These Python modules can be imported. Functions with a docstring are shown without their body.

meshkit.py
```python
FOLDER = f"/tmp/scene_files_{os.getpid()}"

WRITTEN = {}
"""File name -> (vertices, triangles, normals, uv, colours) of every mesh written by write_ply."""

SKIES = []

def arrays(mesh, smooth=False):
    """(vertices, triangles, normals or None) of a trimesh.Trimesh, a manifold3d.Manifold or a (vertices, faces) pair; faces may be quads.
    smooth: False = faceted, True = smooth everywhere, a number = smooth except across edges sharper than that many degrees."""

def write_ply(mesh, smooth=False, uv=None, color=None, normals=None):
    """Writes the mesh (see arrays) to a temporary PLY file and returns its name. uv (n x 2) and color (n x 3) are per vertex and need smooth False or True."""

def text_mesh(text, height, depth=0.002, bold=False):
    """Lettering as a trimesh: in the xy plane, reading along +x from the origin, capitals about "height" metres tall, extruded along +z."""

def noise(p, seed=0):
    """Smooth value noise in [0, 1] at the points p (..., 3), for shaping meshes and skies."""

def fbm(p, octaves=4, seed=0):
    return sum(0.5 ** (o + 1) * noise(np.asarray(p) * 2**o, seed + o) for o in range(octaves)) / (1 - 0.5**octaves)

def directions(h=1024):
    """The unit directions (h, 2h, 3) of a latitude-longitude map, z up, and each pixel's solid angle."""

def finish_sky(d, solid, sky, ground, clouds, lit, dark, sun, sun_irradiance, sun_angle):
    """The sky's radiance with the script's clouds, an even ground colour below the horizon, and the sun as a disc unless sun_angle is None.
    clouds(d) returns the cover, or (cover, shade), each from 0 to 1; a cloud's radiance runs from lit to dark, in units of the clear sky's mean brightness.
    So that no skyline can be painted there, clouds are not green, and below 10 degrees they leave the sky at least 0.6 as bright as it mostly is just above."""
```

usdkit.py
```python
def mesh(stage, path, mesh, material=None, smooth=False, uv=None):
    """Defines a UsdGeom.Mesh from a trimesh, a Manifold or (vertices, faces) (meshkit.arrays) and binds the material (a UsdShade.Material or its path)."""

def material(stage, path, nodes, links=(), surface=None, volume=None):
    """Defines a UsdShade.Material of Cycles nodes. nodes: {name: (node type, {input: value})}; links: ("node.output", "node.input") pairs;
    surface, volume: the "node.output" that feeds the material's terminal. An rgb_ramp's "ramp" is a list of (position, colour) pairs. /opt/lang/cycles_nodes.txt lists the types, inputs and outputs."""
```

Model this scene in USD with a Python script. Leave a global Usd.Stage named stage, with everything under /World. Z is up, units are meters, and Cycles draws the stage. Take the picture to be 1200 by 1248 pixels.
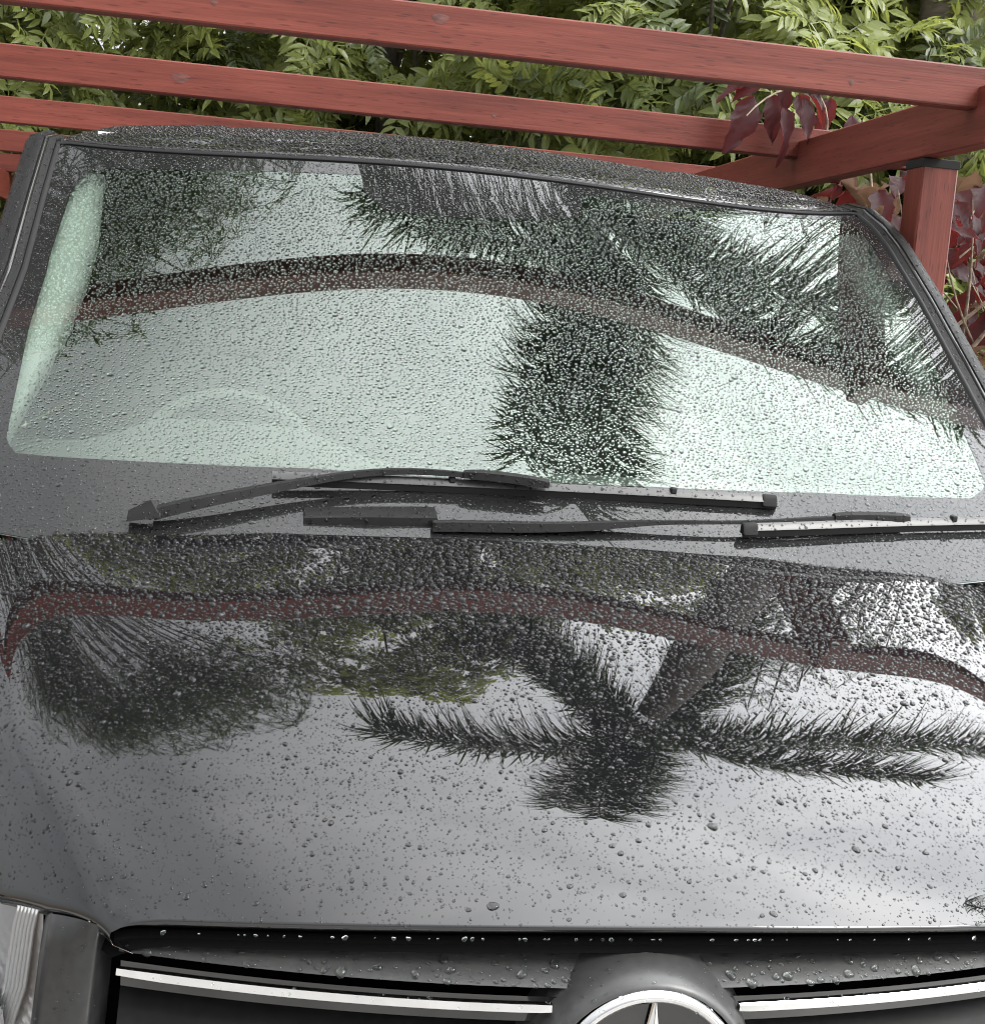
import math, random
import numpy as np, trimesh, usdkit, meshkit
from pxr import Usd, UsdGeom, UsdLux, UsdShade, Gf, Vt, Sdf
from shapely.geometry import Polygon, Point, box as sbox
from scipy.spatial import cKDTree

rng = np.random.default_rng(7)
random.seed(7)
stage = Usd.Stage.CreateInMemory()
UsdGeom.SetStageUpAxis(stage, 'Z')
UsdGeom.Xform.Define(stage, '/World')

# ------------------------------------------------------------------ camera
cam = UsdGeom.Camera.Define(stage, '/World/camera')
cam.CreateHorizontalApertureAttr(36.0)
cam.CreateFocalLengthAttr(36.0 * 1702.21 / 1200)
cam.CreateClippingRangeAttr(Gf.Vec2f(0.05, 3000))
EYE = np.array([-0.37648622, -1.05775418, 1.53369703])
cam.AddTransformOp().Set(Gf.Matrix4d(0.98417333, -0.15955817, 0.07709764, 0, -0.05389236, 0.14496628, 0.98796781, 0,
                                     -0.16881489, -0.97648654, 0.13407298, 0, *EYE, 1))
cam.CreateExposureAttr(0.5)

# ------------------------------------------------------------------ sky and weak sun behind the cloud cover
SUN_EL, SUN_AZ = math.radians(42), math.radians(128)       # azimuth = atan2(x, y)
SKY_STRENGTH = 0.11
mat_sky = usdkit.material(stage, '/World/Looks/sky_look', {
    'tc': ('texture_coordinate', {}),
    'sky': ('sky_texture', {'sky_type': 'single_scattering', 'sun_disc': False, 'sun_elevation': SUN_EL, 'sun_rotation': SUN_AZ,
                            'air_density': 1.0, 'aerosol_density': 3.0}),
    'mp': ('mapping', {'scale': (1.0, 1.0, 2.0)}),
    'n1': ('noise_texture', {'scale': 1.7, 'detail': 4.0, 'roughness': 0.5, 'distortion': 0.5}),
    'cl': ('rgb_ramp', {'ramp': [(0.3, (28, 28.8, 29.8)), (0.5, (37, 37.4, 38)), (0.72, (48, 48, 48))]}),
    # overcast: the zenith three times as bright as the horizon, and the side where the sun stands brighter than the other
    'xyz': ('separate_xyz', {}), 'zc': ('math', {'math_type': 'maximum', 'value2': 0.0}), 'zf': ('math', {'math_type': 'multiply_add', 'value2': .667, 'value3': .333}),
    'dt': ('vector_math', {'math_type': 'dot_product', 'vector2': (.95, .06, .25)}), 'df': ('math', {'math_type': 'multiply_add', 'value2': 2.0, 'value3': .24}),
    'dm': ('math', {'math_type': 'maximum', 'value2': .34}), 'ff': ('math', {'math_type': 'multiply'}), 'sc': ('vector_math', {'math_type': 'scale'}),
    'mx': ('mix_color', {'fac': 0.85, 'use_clamp': False}),
    'bg': ('background_shader', {'strength': SKY_STRENGTH})},
    [('tc.generated', 'mp.vector'), ('mp.vector', 'n1.vector'), ('n1.fac', 'cl.fac'), ('tc.generated', 'xyz.vector'), ('xyz.z', 'zc.value1'), ('zc.value', 'zf.value1'),
     ('tc.generated', 'dt.vector1'), ('dt.value', 'df.value1'), ('zf.value', 'ff.value1'), ('df.value', 'dm.value1'), ('dm.value', 'ff.value2'), ('cl.color', 'sc.vector1'), ('ff.value', 'sc.scale'),
     ('sky.color', 'mx.a'), ('sc.vector', 'mx.b'), ('mx.result', 'bg.color')], surface='bg.background')
dome = UsdLux.DomeLight.Define(stage, '/World/sky')
UsdShade.MaterialBindingAPI.Apply(dome.GetPrim()).Bind(mat_sky)
dome.GetPrim().SetCustomDataByKey('kind', 'structure')
sun = UsdLux.DistantLight.Define(stage, '/World/sun')
sun.CreateNormalizeAttr(True); sun.CreateIntensityAttr(0.4); sun.CreateAngleAttr(20.0); sun.CreateColorAttr(Gf.Vec3f(1, .97, .92))
sd = np.array([math.cos(SUN_EL) * math.sin(SUN_AZ), math.cos(SUN_EL) * math.cos(SUN_AZ), math.sin(SUN_EL)])
zx = np.cross([0, 0, 1.], sd); zx /= np.linalg.norm(zx); zy = np.cross(sd, zx)
sun.AddTransformOp().Set(Gf.Matrix4d(*zx, 0, *zy, 0, *sd, 0, 0, 0, 0, 1))

# ------------------------------------------------------------------ materials
def principled(name, base, rough=.5, **kw):
    return usdkit.material(stage, '/World/Looks/' + name, {'p': ('principled_bsdf', {'base_color': base, 'roughness': rough, **kw})}, surface='p.BSDF')
def noisy(name, c1, c2, scale=(20, 20, 20), rough=.6, bump=0.0, detail=6., spread=(.35, .65), bdist=.002, **kw):
    nodes = {'tc': ('texture_coordinate', {}), 'mp': ('mapping', {'scale': scale}), 'n': ('noise_texture', {'scale': 1.0, 'detail': detail, 'roughness': .6}),
             'r': ('rgb_ramp', {'ramp': [(spread[0], c1), (spread[1], c2)]}), 'p': ('principled_bsdf', {'roughness': rough, **kw})}
    links = [('tc.object', 'mp.vector'), ('mp.vector', 'n.vector'), ('n.fac', 'r.fac'), ('r.color', 'p.base_color')]
    if bump:
        nodes['b'] = ('bump', {'strength': bump, 'distance': bdist}); links += [('n.fac', 'b.height'), ('b.normal', 'p.normal')]
    return usdkit.material(stage, '/World/Looks/' + name, nodes, links, surface='p.BSDF')

M = {}
M['paint'] = usdkit.material(stage, '/World/Looks/black_paint', {
    'tc': ('texture_coordinate', {}), 'n': ('noise_texture', {'scale': 9.0, 'detail': 3.0}),
    'r': ('map_range', {'from_min': .3, 'from_max': .7, 'to_min': .0, 'to_max': .010}),
    'd': ('diffuse_bsdf', {'color': (.002, .002, .0022)}), 'g': ('glossy_bsdf', {'color': (1, 1, 1)}), 'f': ('fresnel', {'IOR': 1.70}), 'm': ('mix_closure', {})},
    [('tc.object', 'n.vector'), ('n.fac', 'r.value'), ('r.result', 'g.roughness'), ('f.fac', 'm.fac'), ('d.BSDF', 'm.closure1'), ('g.BSDF', 'm.closure2')], surface='m.closure')
M['black_plastic'] = noisy('black_plastic', (.005, .005, .005), (.008, .008, .008), (60, 60, 60), .46, .15, specular_ior_level=.16)
M['grey_plastic'] = noisy('satin_grey_plastic', (.022, .022, .022), (.030, .030, .029), (90, 90, 90), .36, .1, specular_ior_level=.6)
M['rubber'] = principled('rubber', (.006, .006, .006), .6, specular_ior_level=.25)
M['matte_black'] = principled('shadowed_black', (.004, .004, .004), .95, specular_ior_level=.05)
M['gloss_black'] = principled('gloss_black', (.005, .005, .005), .06, coat_weight=.6)
M['dark_trim'] = noisy('dark_satin_trim', (.010, .010, .010), (.015, .015, .015), (90, 90, 90), .36, .1, specular_ior_level=.45)
M['guide'] = principled('light_guide_plastic', (.66, .67, .67), .25)
M['chrome'] = noisy('brushed_chrome', (.62, .62, .62), (.7, .7, .7), (30, 30, 30), .10, metallic=1.0)
M['silver'] = principled('reflector_silver', (.62, .61, .61), .36, metallic=.55)
M['clear'] = usdkit.material(stage, '/World/Looks/clear_lens', {
    't': ('transparent_bsdf', {'color': (.96, .96, .96)}), 'g': ('glossy_bsdf', {'color': (1, 1, 1), 'roughness': .01}), 'f': ('fresnel', {'IOR': 1.5}), 'm': ('mix_closure', {})},
    [('f.fac', 'm.fac'), ('t.BSDF', 'm.closure1'), ('g.BSDF', 'm.closure2')], surface='m.closure')
M['frosted'] = usdkit.material(stage, '/World/Looks/fluted_lens', {
    't': ('transparent_bsdf', {'color': (.85, .86, .86)}), 'g': ('principled_bsdf', {'base_color': (.6, .6, .6), 'roughness': .15, 'metallic': .6}), 'm': ('mix_closure', {'fac': .6})},
    [('t.BSDF', 'm.closure1'), ('g.BSDF', 'm.closure2')], surface='m.closure')
M['windscreen'] = usdkit.material(stage, '/World/Looks/tinted_windscreen', {
    't': ('transparent_bsdf', {'color': (.84, .94, .87)}), 'g': ('glossy_bsdf', {'color': (.90, 1.0, .93), 'roughness': .004}), 'f': ('fresnel', {'IOR': 2.05}), 'm': ('mix_closure', {})},
    [('f.fac', 'm.fac'), ('t.BSDF', 'm.closure1'), ('g.BSDF', 'm.closure2')], surface='m.closure')
M['side_glass'] = usdkit.material(stage, '/World/Looks/dark_side_glass', {
    't': ('transparent_bsdf', {'color': (.35, .38, .36)}), 'g': ('glossy_bsdf', {'color': (1, 1, 1), 'roughness': .01}), 'f': ('fresnel', {'IOR': 1.6}), 'm': ('mix_closure', {})},
    [('f.fac', 'm.fac'), ('t.BSDF', 'm.closure1'), ('g.BSDF', 'm.closure2')], surface='m.closure')
M['frit'] = principled('black_frit', (.006, .006, .006), .01, ior=1.42)
M['drop'] = principled('water_bead_on_paint', (.006, .006, .006), .0, ior=1.36)
M['drop_paint'] = principled('water_bead_on_black_paint', (.42, .42, .42), .0, ior=1.33, transmission_weight=1.0)
M['drop_clear'] = usdkit.material(stage, '/World/Looks/water_bead_on_glass', {'g': ('glass_bsdf', {'color': (.97, 1, .98), 'roughness': 0.0, 'IOR': 1.33})}, surface='g.BSDF')
M['dash'] = noisy('dashboard_plastic', (.20, .205, .20), (.23, .235, .23), (120, 120, 120), .6, .2)
M['trim'] = noisy('pale_pillar_trim', (.82, .82, .79), (.86, .86, .83), (60, 60, 60), .7)
M['seat'] = noisy('seat_cloth', (.10, .105, .10), (.15, .155, .15), (200, 200, 200), .9)
M['tyre'] = principled('tyre', (.012, .012, .012), .8)
M['rim'] = principled('alloy', (.5, .5, .5), .3, metallic=1.0)
# red stained timber: grain along one axis, incised dashes low on the face, weathered streaks
def timber(name, axis):
    long = {'x': (1.6, 22, 22), 'y': (22, 1.6, 22), 'z': (22, 22, 1.6)}[axis]
    grain = {'x': (6, 160, 160), 'y': (160, 6, 160), 'z': (160, 160, 6)}[axis]
    dash = {'x': (17, 1, 130), 'y': (1, 17, 130), 'z': (130, 130, 17)}[axis]
    return usdkit.material(stage, '/World/Looks/' + name, {
        'tc': ('texture_coordinate', {}), 'm1': ('mapping', {'scale': long}), 'm2': ('mapping', {'scale': grain}), 'm3': ('mapping', {'scale': dash}),
        'n1': ('noise_texture', {'scale': 1.0, 'detail': 5.0, 'roughness': .6}), 'n2': ('noise_texture', {'scale': 1.0, 'detail': 4.0, 'roughness': .65}),
        'v': ('voronoi_texture', {'scale': 1.0, 'dimensions': '3D', 'randomness': .8}),
        'sx': ('separate_xyz', {}), 'fr': ('math', {'math_type': 'multiply', 'value2': 1.0}),
        'r1': ('rgb_ramp', {'ramp': [(.3, (.088, .0205, .0135)), (.5, (.13, .031, .021)), (.7, (.17, .043, .030))]}),
        'r2': ('rgb_ramp', {'ramp': [(.35, (.72, .70, .70)), (.6, (1, 1, 1))]}),
        'r3': ('rgb_ramp', {'ramp': [(.12, (.25, .22, .2)), (.25, (1, 1, 1))]}),
        'a': ('mix_color', {'blend_type': 'multiply', 'fac': .8}), 'b': ('mix_color', {'blend_type': 'multiply', 'fac': .55}),
        'bp': ('bump', {'strength': .35, 'distance': .002}),
        'p': ('principled_bsdf', {'roughness': .42, 'specular_ior_level': .28})},
        [('tc.object', 'm1.vector'), ('tc.object', 'm2.vector'), ('tc.object', 'm3.vector'), ('m1.vector', 'n1.vector'), ('m2.vector', 'n2.vector'), ('m3.vector', 'v.vector'),
         ('n1.fac', 'r1.fac'), ('n2.fac', 'r2.fac'), ('v.distance', 'r3.fac'), ('r1.color', 'a.a'), ('r2.color', 'a.b'), ('a.result', 'b.a'), ('r3.color', 'b.b'),
         ('b.result', 'p.base_color'), ('n2.fac', 'bp.height'), ('bp.normal', 'p.normal')], surface='p.BSDF')
M['wood_x'], M['wood_y'], M['wood_z'] = timber('red_timber_across', 'x'), timber('red_timber_along', 'y'), timber('red_timber_upright', 'z')
M['knot'] = noisy('timber_knot', (.045, .012, .008), (.11, .027, .019), (60, 60, 200), .6, .4)
def leafmat(name, stops, trans, rough=.34, spec=.5):
    return usdkit.material(stage, '/World/Looks/' + name, {
        'g': ('geometry', {}), 'r': ('rgb_ramp', {'ramp': stops}),
        'p': ('principled_bsdf', {'roughness': rough, 'specular_ior_level': spec}), 't': ('translucent_bsdf', {'color': trans}), 'm': ('mix_closure', {'fac': .34})},
        [('g.random_per_island', 'r.fac'), ('r.color', 'p.base_color'), ('p.BSDF', 'm.closure1'), ('t.BSDF', 'm.closure2')], surface='m.closure')
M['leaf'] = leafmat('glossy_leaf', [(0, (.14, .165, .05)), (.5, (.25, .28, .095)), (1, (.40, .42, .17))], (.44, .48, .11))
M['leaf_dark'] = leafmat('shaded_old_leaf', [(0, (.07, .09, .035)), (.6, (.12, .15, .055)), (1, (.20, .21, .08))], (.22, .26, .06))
M['leaf_young'] = leafmat('young_leaf', [(0, (.16, .19, .06)), (.5, (.22, .26, .08)), (1, (.31, .34, .12))], (.30, .34, .09))
M['leaf_fine'] = leafmat('fine_leaf', [(0, (.04, .06, .018)), (1, (.09, .12, .035))], (.10, .14, .03), .5)
M['palm'] = leafmat('palm_leaflet', [(0, (.025, .048, .018)), (.6, (.05, .08, .025)), (1, (.10, .11, .035))], (.05, .08, .015), .42)
M['red_leaf'] = leafmat('red_leaf', [(0, (.035, .010, .012)), (.4, (.075, .017, .018)), (.8, (.12, .03, .028)), (1, (.19, .024, .022))], (.11, .016, .013), .5, .22)
M['dry_leaf'] = leafmat('dry_leaf', [(0, (.09, .05, .03)), (.5, (.17, .11, .07)), (1, (.28, .22, .15))], (.12, .07, .04), .8, .15)
M['bark'] = noisy('bark', (.06, .05, .04), (.17, .15, .13), (30, 30, 8), .9, .6, bdist=.01)
M['palm_bark'] = noisy('palm_bark', (.09, .07, .06), (.2, .17, .145), (6, 6, 40), .9, .6, bdist=.01)
M['twig'] = noisy('twig', (.1, .07, .045), (.3, .24, .17), (40, 40, 40), .85)

# ------------------------------------------------------------------ helpers
used = {}
def path_for(name, parent):
    base = (parent if isinstance(parent, str) else str(parent.GetPath()))
    k = (base, name); n = used.get(k, 0); used[k] = n + 1
    return f'{base}/{name}' + (f'_{n:03d}' if n else '')
def obj(name, mesh, mat, parent='/World', smooth=30):
    if isinstance(mesh, list): mesh = cat(mesh)
    m = usdkit.mesh(stage, path_for(name, parent), mesh, M[mat] if isinstance(mat, str) else mat, smooth=smooth)
    m.CreateDoubleSidedAttr(True)
    return m.GetPrim()
def tag(p, label=None, cat_=None, group=None, kind=None):
    for k, v in (('label', label), ('category', cat_), ('group', group), ('kind', kind)):
        if v: p.SetCustomDataByKey(k, v)
    return p
def thing(name, label, cat_, loc=(0, 0, 0), group=None):
    x = UsdGeom.Xform.Define(stage, path_for(name, '/World'))
    if any(loc): x.AddTranslateOp().Set(Gf.Vec3d(*map(float, loc)))
    return tag(x.GetPrim(), label, cat_, group)
def cat(ms): return trimesh.util.concatenate([m if isinstance(m, trimesh.Trimesh) else trimesh.Trimesh(*m, process=False) for m in ms])
def bx(x0, x1, y0, y1, z0, z1, ch=0.0):
    m = trimesh.creation.box((1, 1, 1))
    if ch:
        e = [x1 - x0, y1 - y0, z1 - z0]; pts = []
        for sx in (-1, 1):
            for sy in (-1, 1):
                for sz in (-1, 1):
                    c = np.array([sx * e[0] / 2, sy * e[1] / 2, sz * e[2] / 2])
                    for a in range(3):
                        q = c.copy()
                        for b in range(3):
                            if b != a: q[b] -= np.sign(c[b]) * ch
                        pts.append(q)
        m = trimesh.convex.convex_hull(np.array(pts)); m.apply_translation([(x0 + x1) / 2, (y0 + y1) / 2, (z0 + z1) / 2]); return m
    m.apply_scale((x1 - x0, y1 - y0, z1 - z0)); m.apply_translation(((x0 + x1) / 2, (y0 + y1) / 2, (z0 + z1) / 2)); return m
def grid(P, flip=False):
    """P (n, m, 3) -> mesh."""
    n, m = P.shape[:2]; i = np.arange(n * m).reshape(n, m)
    f = np.stack([i[:-1, :-1], i[1:, :-1], i[1:, 1:], i[:-1, 1:]], -1).reshape(-1, 4)
    if flip: f = f[:, ::-1]
    return trimesh.Trimesh(P.reshape(-1, 3), np.vstack([f[:, [0, 1, 2]], f[:, [0, 2, 3]]]), process=False)
def face(m, d):
    """turns an open sheet so that it faces d."""
    d = np.array(d, float)
    if (m.face_normals * m.area_faces[:, None] @ d).sum() < 0: m.invert()
    return m
def spline(pts, n):
    from scipy.interpolate import PchipInterpolator, CubicSpline
    pts = np.asarray(pts, float); s = np.r_[0, np.cumsum(np.linalg.norm(np.diff(pts, axis=0), axis=1))]
    t = np.linspace(0, s[-1], n)
    return (CubicSpline(s, pts) if len(pts) > 2 else PchipInterpolator(s, pts))(t)
def frames(path):
    T = np.gradient(path, axis=0); T /= np.linalg.norm(T, axis=1, keepdims=True)
    up = np.array([0, 0, 1.]) if abs(T[:, 2]).mean() < .9 else np.array([1., 0, 0])
    S = np.cross(T, up); S /= np.linalg.norm(S, axis=1, keepdims=True); U = np.cross(S, T)
    return T, S, U
def sweep(path, prof, closed=True, caps=True, scale=None):
    """prof (k, 2) in the (side, up) frame of the path."""
    path = np.asarray(path, float); T, S, U = frames(path); prof = np.asarray(prof, float)
    sc = np.ones(len(path)) if scale is None else np.asarray(scale)
    P = path[:, None] + (S[:, None] * prof[None, :, :1] + U[:, None] * prof[None, :, 1:]) * sc[:, None, None]
    if closed: P = np.concatenate([P, P[:, :1]], 1)
    ms = [grid(P)]
    if caps and closed:
        k = len(prof)
        for e in (0, -1):
            v = np.vstack([P[e, :k], P[e, :k].mean(0)]); f = np.array([[i, (i + 1) % k, k] for i in range(k)])
            ms.append(trimesh.Trimesh(v, f if e else f[:, ::-1], process=False))
    return cat(ms)
def tube(path, r, k=6):
    a = np.linspace(0, 2 * np.pi, k, endpoint=False)
    r = np.asarray(r, float) * np.ones(len(path))
    return sweep(path, np.c_[np.cos(a), np.sin(a)], scale=r)
def disc_y(cx, cz, R, y0, y1, n=48):
    m = trimesh.creation.cylinder(R, y1 - y0, sections=n); m.apply_transform(trimesh.transformations.rotation_matrix(np.pi / 2, [1, 0, 0]))
    m.apply_translation((cx, (y0 + y1) / 2, cz)); return m
def instancer(name, protos, P, Q, S, idx, parent='/World'):
    """protos: list of (mesh, material). Q: (n, 4) wxyz."""
    path = path_for(name, parent)
    pi = UsdGeom.PointInstancer.Define(stage, path); targets = []
    for k, (m, mat) in enumerate(protos):
        o = usdkit.mesh(stage, f'{path}/proto_{k:03d}', m, M[mat], smooth=45); o.CreateDoubleSidedAttr(True)
        targets.append(o.GetPath())
    pi.CreatePrototypesRel().SetTargets(targets)
    pi.CreatePositionsAttr(Vt.Vec3fArray.FromNumpy(np.asarray(P, np.float32)))
    q = np.asarray(Q, np.float32)
    pi.CreateOrientationsAttr(Vt.QuathArray([Gf.Quath(float(a), float(b), float(c_), float(d)) for a, b, c_, d in q]))
    S = np.asarray(S, np.float32)
    if S.ndim == 1: S = np.repeat(S[:, None], 3, 1)
    pi.CreateScalesAttr(Vt.Vec3fArray.FromNumpy(S))
    pi.CreateProtoIndicesAttr(Vt.IntArray.FromNumpy(np.asarray(idx, np.int32)))
    return pi.GetPrim()
def quat_from_z(N, spin):
    """quaternions turning +z to N, after a spin about z."""
    N = N / np.linalg.norm(N, axis=1, keepdims=True)
    w = 1 + N[:, 2]; q = np.c_[w, -N[:, 1], N[:, 0], np.zeros(len(N))]
    bad = w < 1e-5; q[bad] = [0, 1, 0, 0]
    q /= np.linalg.norm(q, axis=1, keepdims=True)
    c, s = np.cos(spin / 2), np.sin(spin / 2)
    return np.c_[q[:, 0] * c - q[:, 3] * s, q[:, 1] * c + q[:, 2] * s, q[:, 2] * c - q[:, 1] * s, q[:, 0] * s + q[:, 3] * c]
def rot_align(z):
    q = quat_from_z(np.array([z], float), np.array([rng.uniform(0, 6.28)]))[0]
    return trimesh.transformations.quaternion_matrix(q)

# ------------------------------------------------------------------ ground
G = 60
gx, gy = np.meshgrid(np.linspace(-G, G, 61), np.linspace(-G, G, 61), indexing='ij')
gz = -.012 * np.ones_like(gx)
M['soil'] = noisy('leaf_litter_ground', (.06, .045, .03), (.16, .12, .08), (5, 5, 5), .95, .6, bdist=.03)
M['concrete'] = noisy('wet_concrete', (.20, .195, .185), (.29, .28, .265), (3, 3, 3), .35, .2)
tag(obj('ground', grid(np.stack([gx, gy, gz], -1)), 'soil', smooth=False), kind='structure')
tag(obj('driveway', bx(-3.2, 3.0, -14, 5.6, -.2, 0.0), 'concrete', smooth=False), kind='structure')

# ------------------------------------------------------------------ pergola
perg = thing('pergola', 'red stained timber pergola with rafters over the black van', 'pergola')
RZ0, RZ1 = 2.052, 2.135
XC0, XC1 = 1.060, 1.105
for k, y in enumerate((1.74, 2.742, 3.777, 4.80, 5.85)):
    m = bx(-1.65 if k < 3 else -2.3, 2.6 if k == 0 else 1.42, y, y + .045, RZ0, RZ1, .003)
    r_ = obj('rafter', m, 'wood_x', perg, smooth=False)
    # knots proud of the face by a hair
    for kx, kz, a, b in {0: [(-.070, 2.108, .016, .010), (.78, 2.075, .006, .006), (-.5, 2.09, .007, .005)], 1: [(-.62, 2.094, .022, .013), (.2, 2.08, .006, .005)], 2: [(-1.32, 2.095, .007, .007), (-.2, 2.1, .012, .01)]}.get(k, []):
        t = np.linspace(0, 2 * np.pi, 15)[:-1]
        ring = np.c_[kx + a * np.cos(t) * (1 + .2 * np.sin(3 * t)), np.full(14, y - .0004), kz + b * np.sin(t)]
        v = np.vstack([ring, ring + [0, .004, 0], [[kx, y - .0009, kz]]])
        f = [[i, (i + 1) % 14, 28] for i in range(14)] + [[i, i + 14, (i + 1) % 14] for i in range(14)] + [[(i + 1) % 14, i + 14, (i + 1) % 14 + 14] for i in range(14)]
        obj('knot', trimesh.Trimesh(v, f, process=False), 'knot', r_, smooth=False)
obj('carrier_beam', bx(XC0, XC1, 1.69, 6.6, 1.976, 2.098, .003), 'wood_y', perg, smooth=False)
obj('carrier_beam', bx(-1.62, -1.575, 1.69, 6.6, 1.925, 2.050, .003), 'wood_y', perg, smooth=False)
for x, y in ((1.060, 1.957), (1.060, 5.7), (-1.705, 2.6), (-1.705, 5.7)):
    p_ = obj('post', bx(x, x + .086, y, y + .086, 0.0, 1.974 if x > 0 else 1.923, .004), 'wood_z', perg, smooth=False)
    obj('post_bracket', bx(x - .0015, x + .0875, y - .0025, y + .0875, 1.954 if x > 0 else 1.90, 1.9735 if x > 0 else 1.9225, .001), 'rubber', p_, smooth=False)

# ------------------------------------------------------------------ the van: surfaces
KLE = .25
HP = (0.27653, 0.039336, 0.113948, 0.128675, -0.206944, -0.34847, 1.784917, 0.48083, -0.000248, 0.020396, -0.085011)
Y0, KR = .845, .25
def yle(x): return .10 + KLE * x * x
def yre(x): return Y0 + KR * x * x
def hood_base(x, y):
    a0, A, k2f, k2r, k4f, k4r, k8f, k8r, c0, bb, kc = HP; L = Y0 - .10; xx = x * x
    v = (y - .10 - KLE * xx) / L
    zc = 1.003 + c0 + L * (a0 * v - bb * v * v) + A * (1 - np.exp(-np.maximum(v, -.3) / .13))
    u = np.clip(v, -.2, 1.2)
    return zc - (k2f * (1 - u) + k2r * u + kc * u * (1 - u)) * xx - (k4f * (1 - u) + k4r * u) * xx ** 2 - (k8f * (1 - u) + k8r * u) * xx ** 4
def crease_x(y): return np.interp(y, [.10, .15, .22, .32, .45, .85], [.462, .478, .515, .567, .629, .74])
def hood_z(x, y):
    sf = np.interp(y, [.13, .3], [.004, .007]); d = (np.abs(x) - crease_x(y)) / sf
    roll = sf * np.logaddexp(0, d)
    return hood_base(x, y) - np.interp(y, [.35, .75], [1.25, .7]) * roll
def hood_w(y): return np.interp(y, [.10, .155, .22, .28, .5, .85], [.46, .478, .543, .597, .70, .80])
WP = (1.30427204, 0.61770134, 0.0, 0.19003988, 0.04685486, 0.13384365, -0.09783377)
def ws_z(x, y):
    z0, s0, s1, k, kz, cc, c4 = WP
    w = y - k * x * x - 1.0
    return z0 + s0 * w + kz * x * x - cc * x * x * w - c4 * x ** 4 * w
WSX = .07
def ws_l(w): return np.interp(w, [-.14, 0, .4, .66, .87], [-.80, -.80, -.79, -.80, -.806])
def ws_r(w): return np.interp(w, [-.14, 0, .25, .51, .72, .80, .87], [.88, .905, .932, .957, .968, .962, .94])
def ws_half(w): return (ws_r(w) - ws_l(w)) / 2
def ws_mid(w): return (ws_r(w) + ws_l(w)) / 2
def ws_point(s, w):
    """s in -1..1 across, w along the glass (about -0.14 at the cowl to 0.86 at the roof)."""
    x = ws_mid(w) + s * ws_half(w); y = w + 1.0 + .19 * x * x
    return np.stack(np.broadcast_arrays(x, y, ws_z(x, y)), -1)
def normals(zf, x, y, h=1e-4):
    n = np.stack([-(zf(x + h, y) - zf(x - h, y)) / 2 / h, -(zf(x, y + h) - zf(x, y - h)) / 2 / h, np.ones_like(x)], -1)
    return n / np.linalg.norm(n, axis=-1, keepdims=True)

van = thing('van', 'black van parked nose out under the red pergola, wet with rain', 'van')

# hood: outer skin with a turned-under front lip and side and rear edges
nu, nv = 181, 161
vv = np.r_[np.linspace(0, .2, 70)[:-1], np.linspace(.2, 1, nv - 69)]
uu = np.sin(np.linspace(-1, 1, nu) * np.pi / 2) * .25 + np.linspace(-1, 1, nu) * .75
U_, V_ = np.meshgrid(uu, vv, indexing='ij')
w0 = np.full(U_.shape, .6)
for _ in range(40): w0 = .5 * w0 + .5 * hood_w(yle(w0) + V_ * (yre(w0) - yle(w0)))
X = U_ * w0
Y = yle(X) + V_ * (yre(X) - yle(X))
Z = hood_z(X, Y)
corner = np.clip((np.abs(X) - .425) / .053, 0, 1) ** 2.5 * .009 * np.exp(-V_ / .02)
Z = Z - corner
top = np.stack([X, Y, Z], -1)
def lip(edge, steps):
    f = np.clip((.474 - np.abs(edge[:, :1])) / .03, .05, 1) if len(steps) and steps[0][1] > .01 else 1.0
    return np.stack([edge + np.array(s) * f for s in steps], 1)
fr = top[:, 0]
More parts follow.
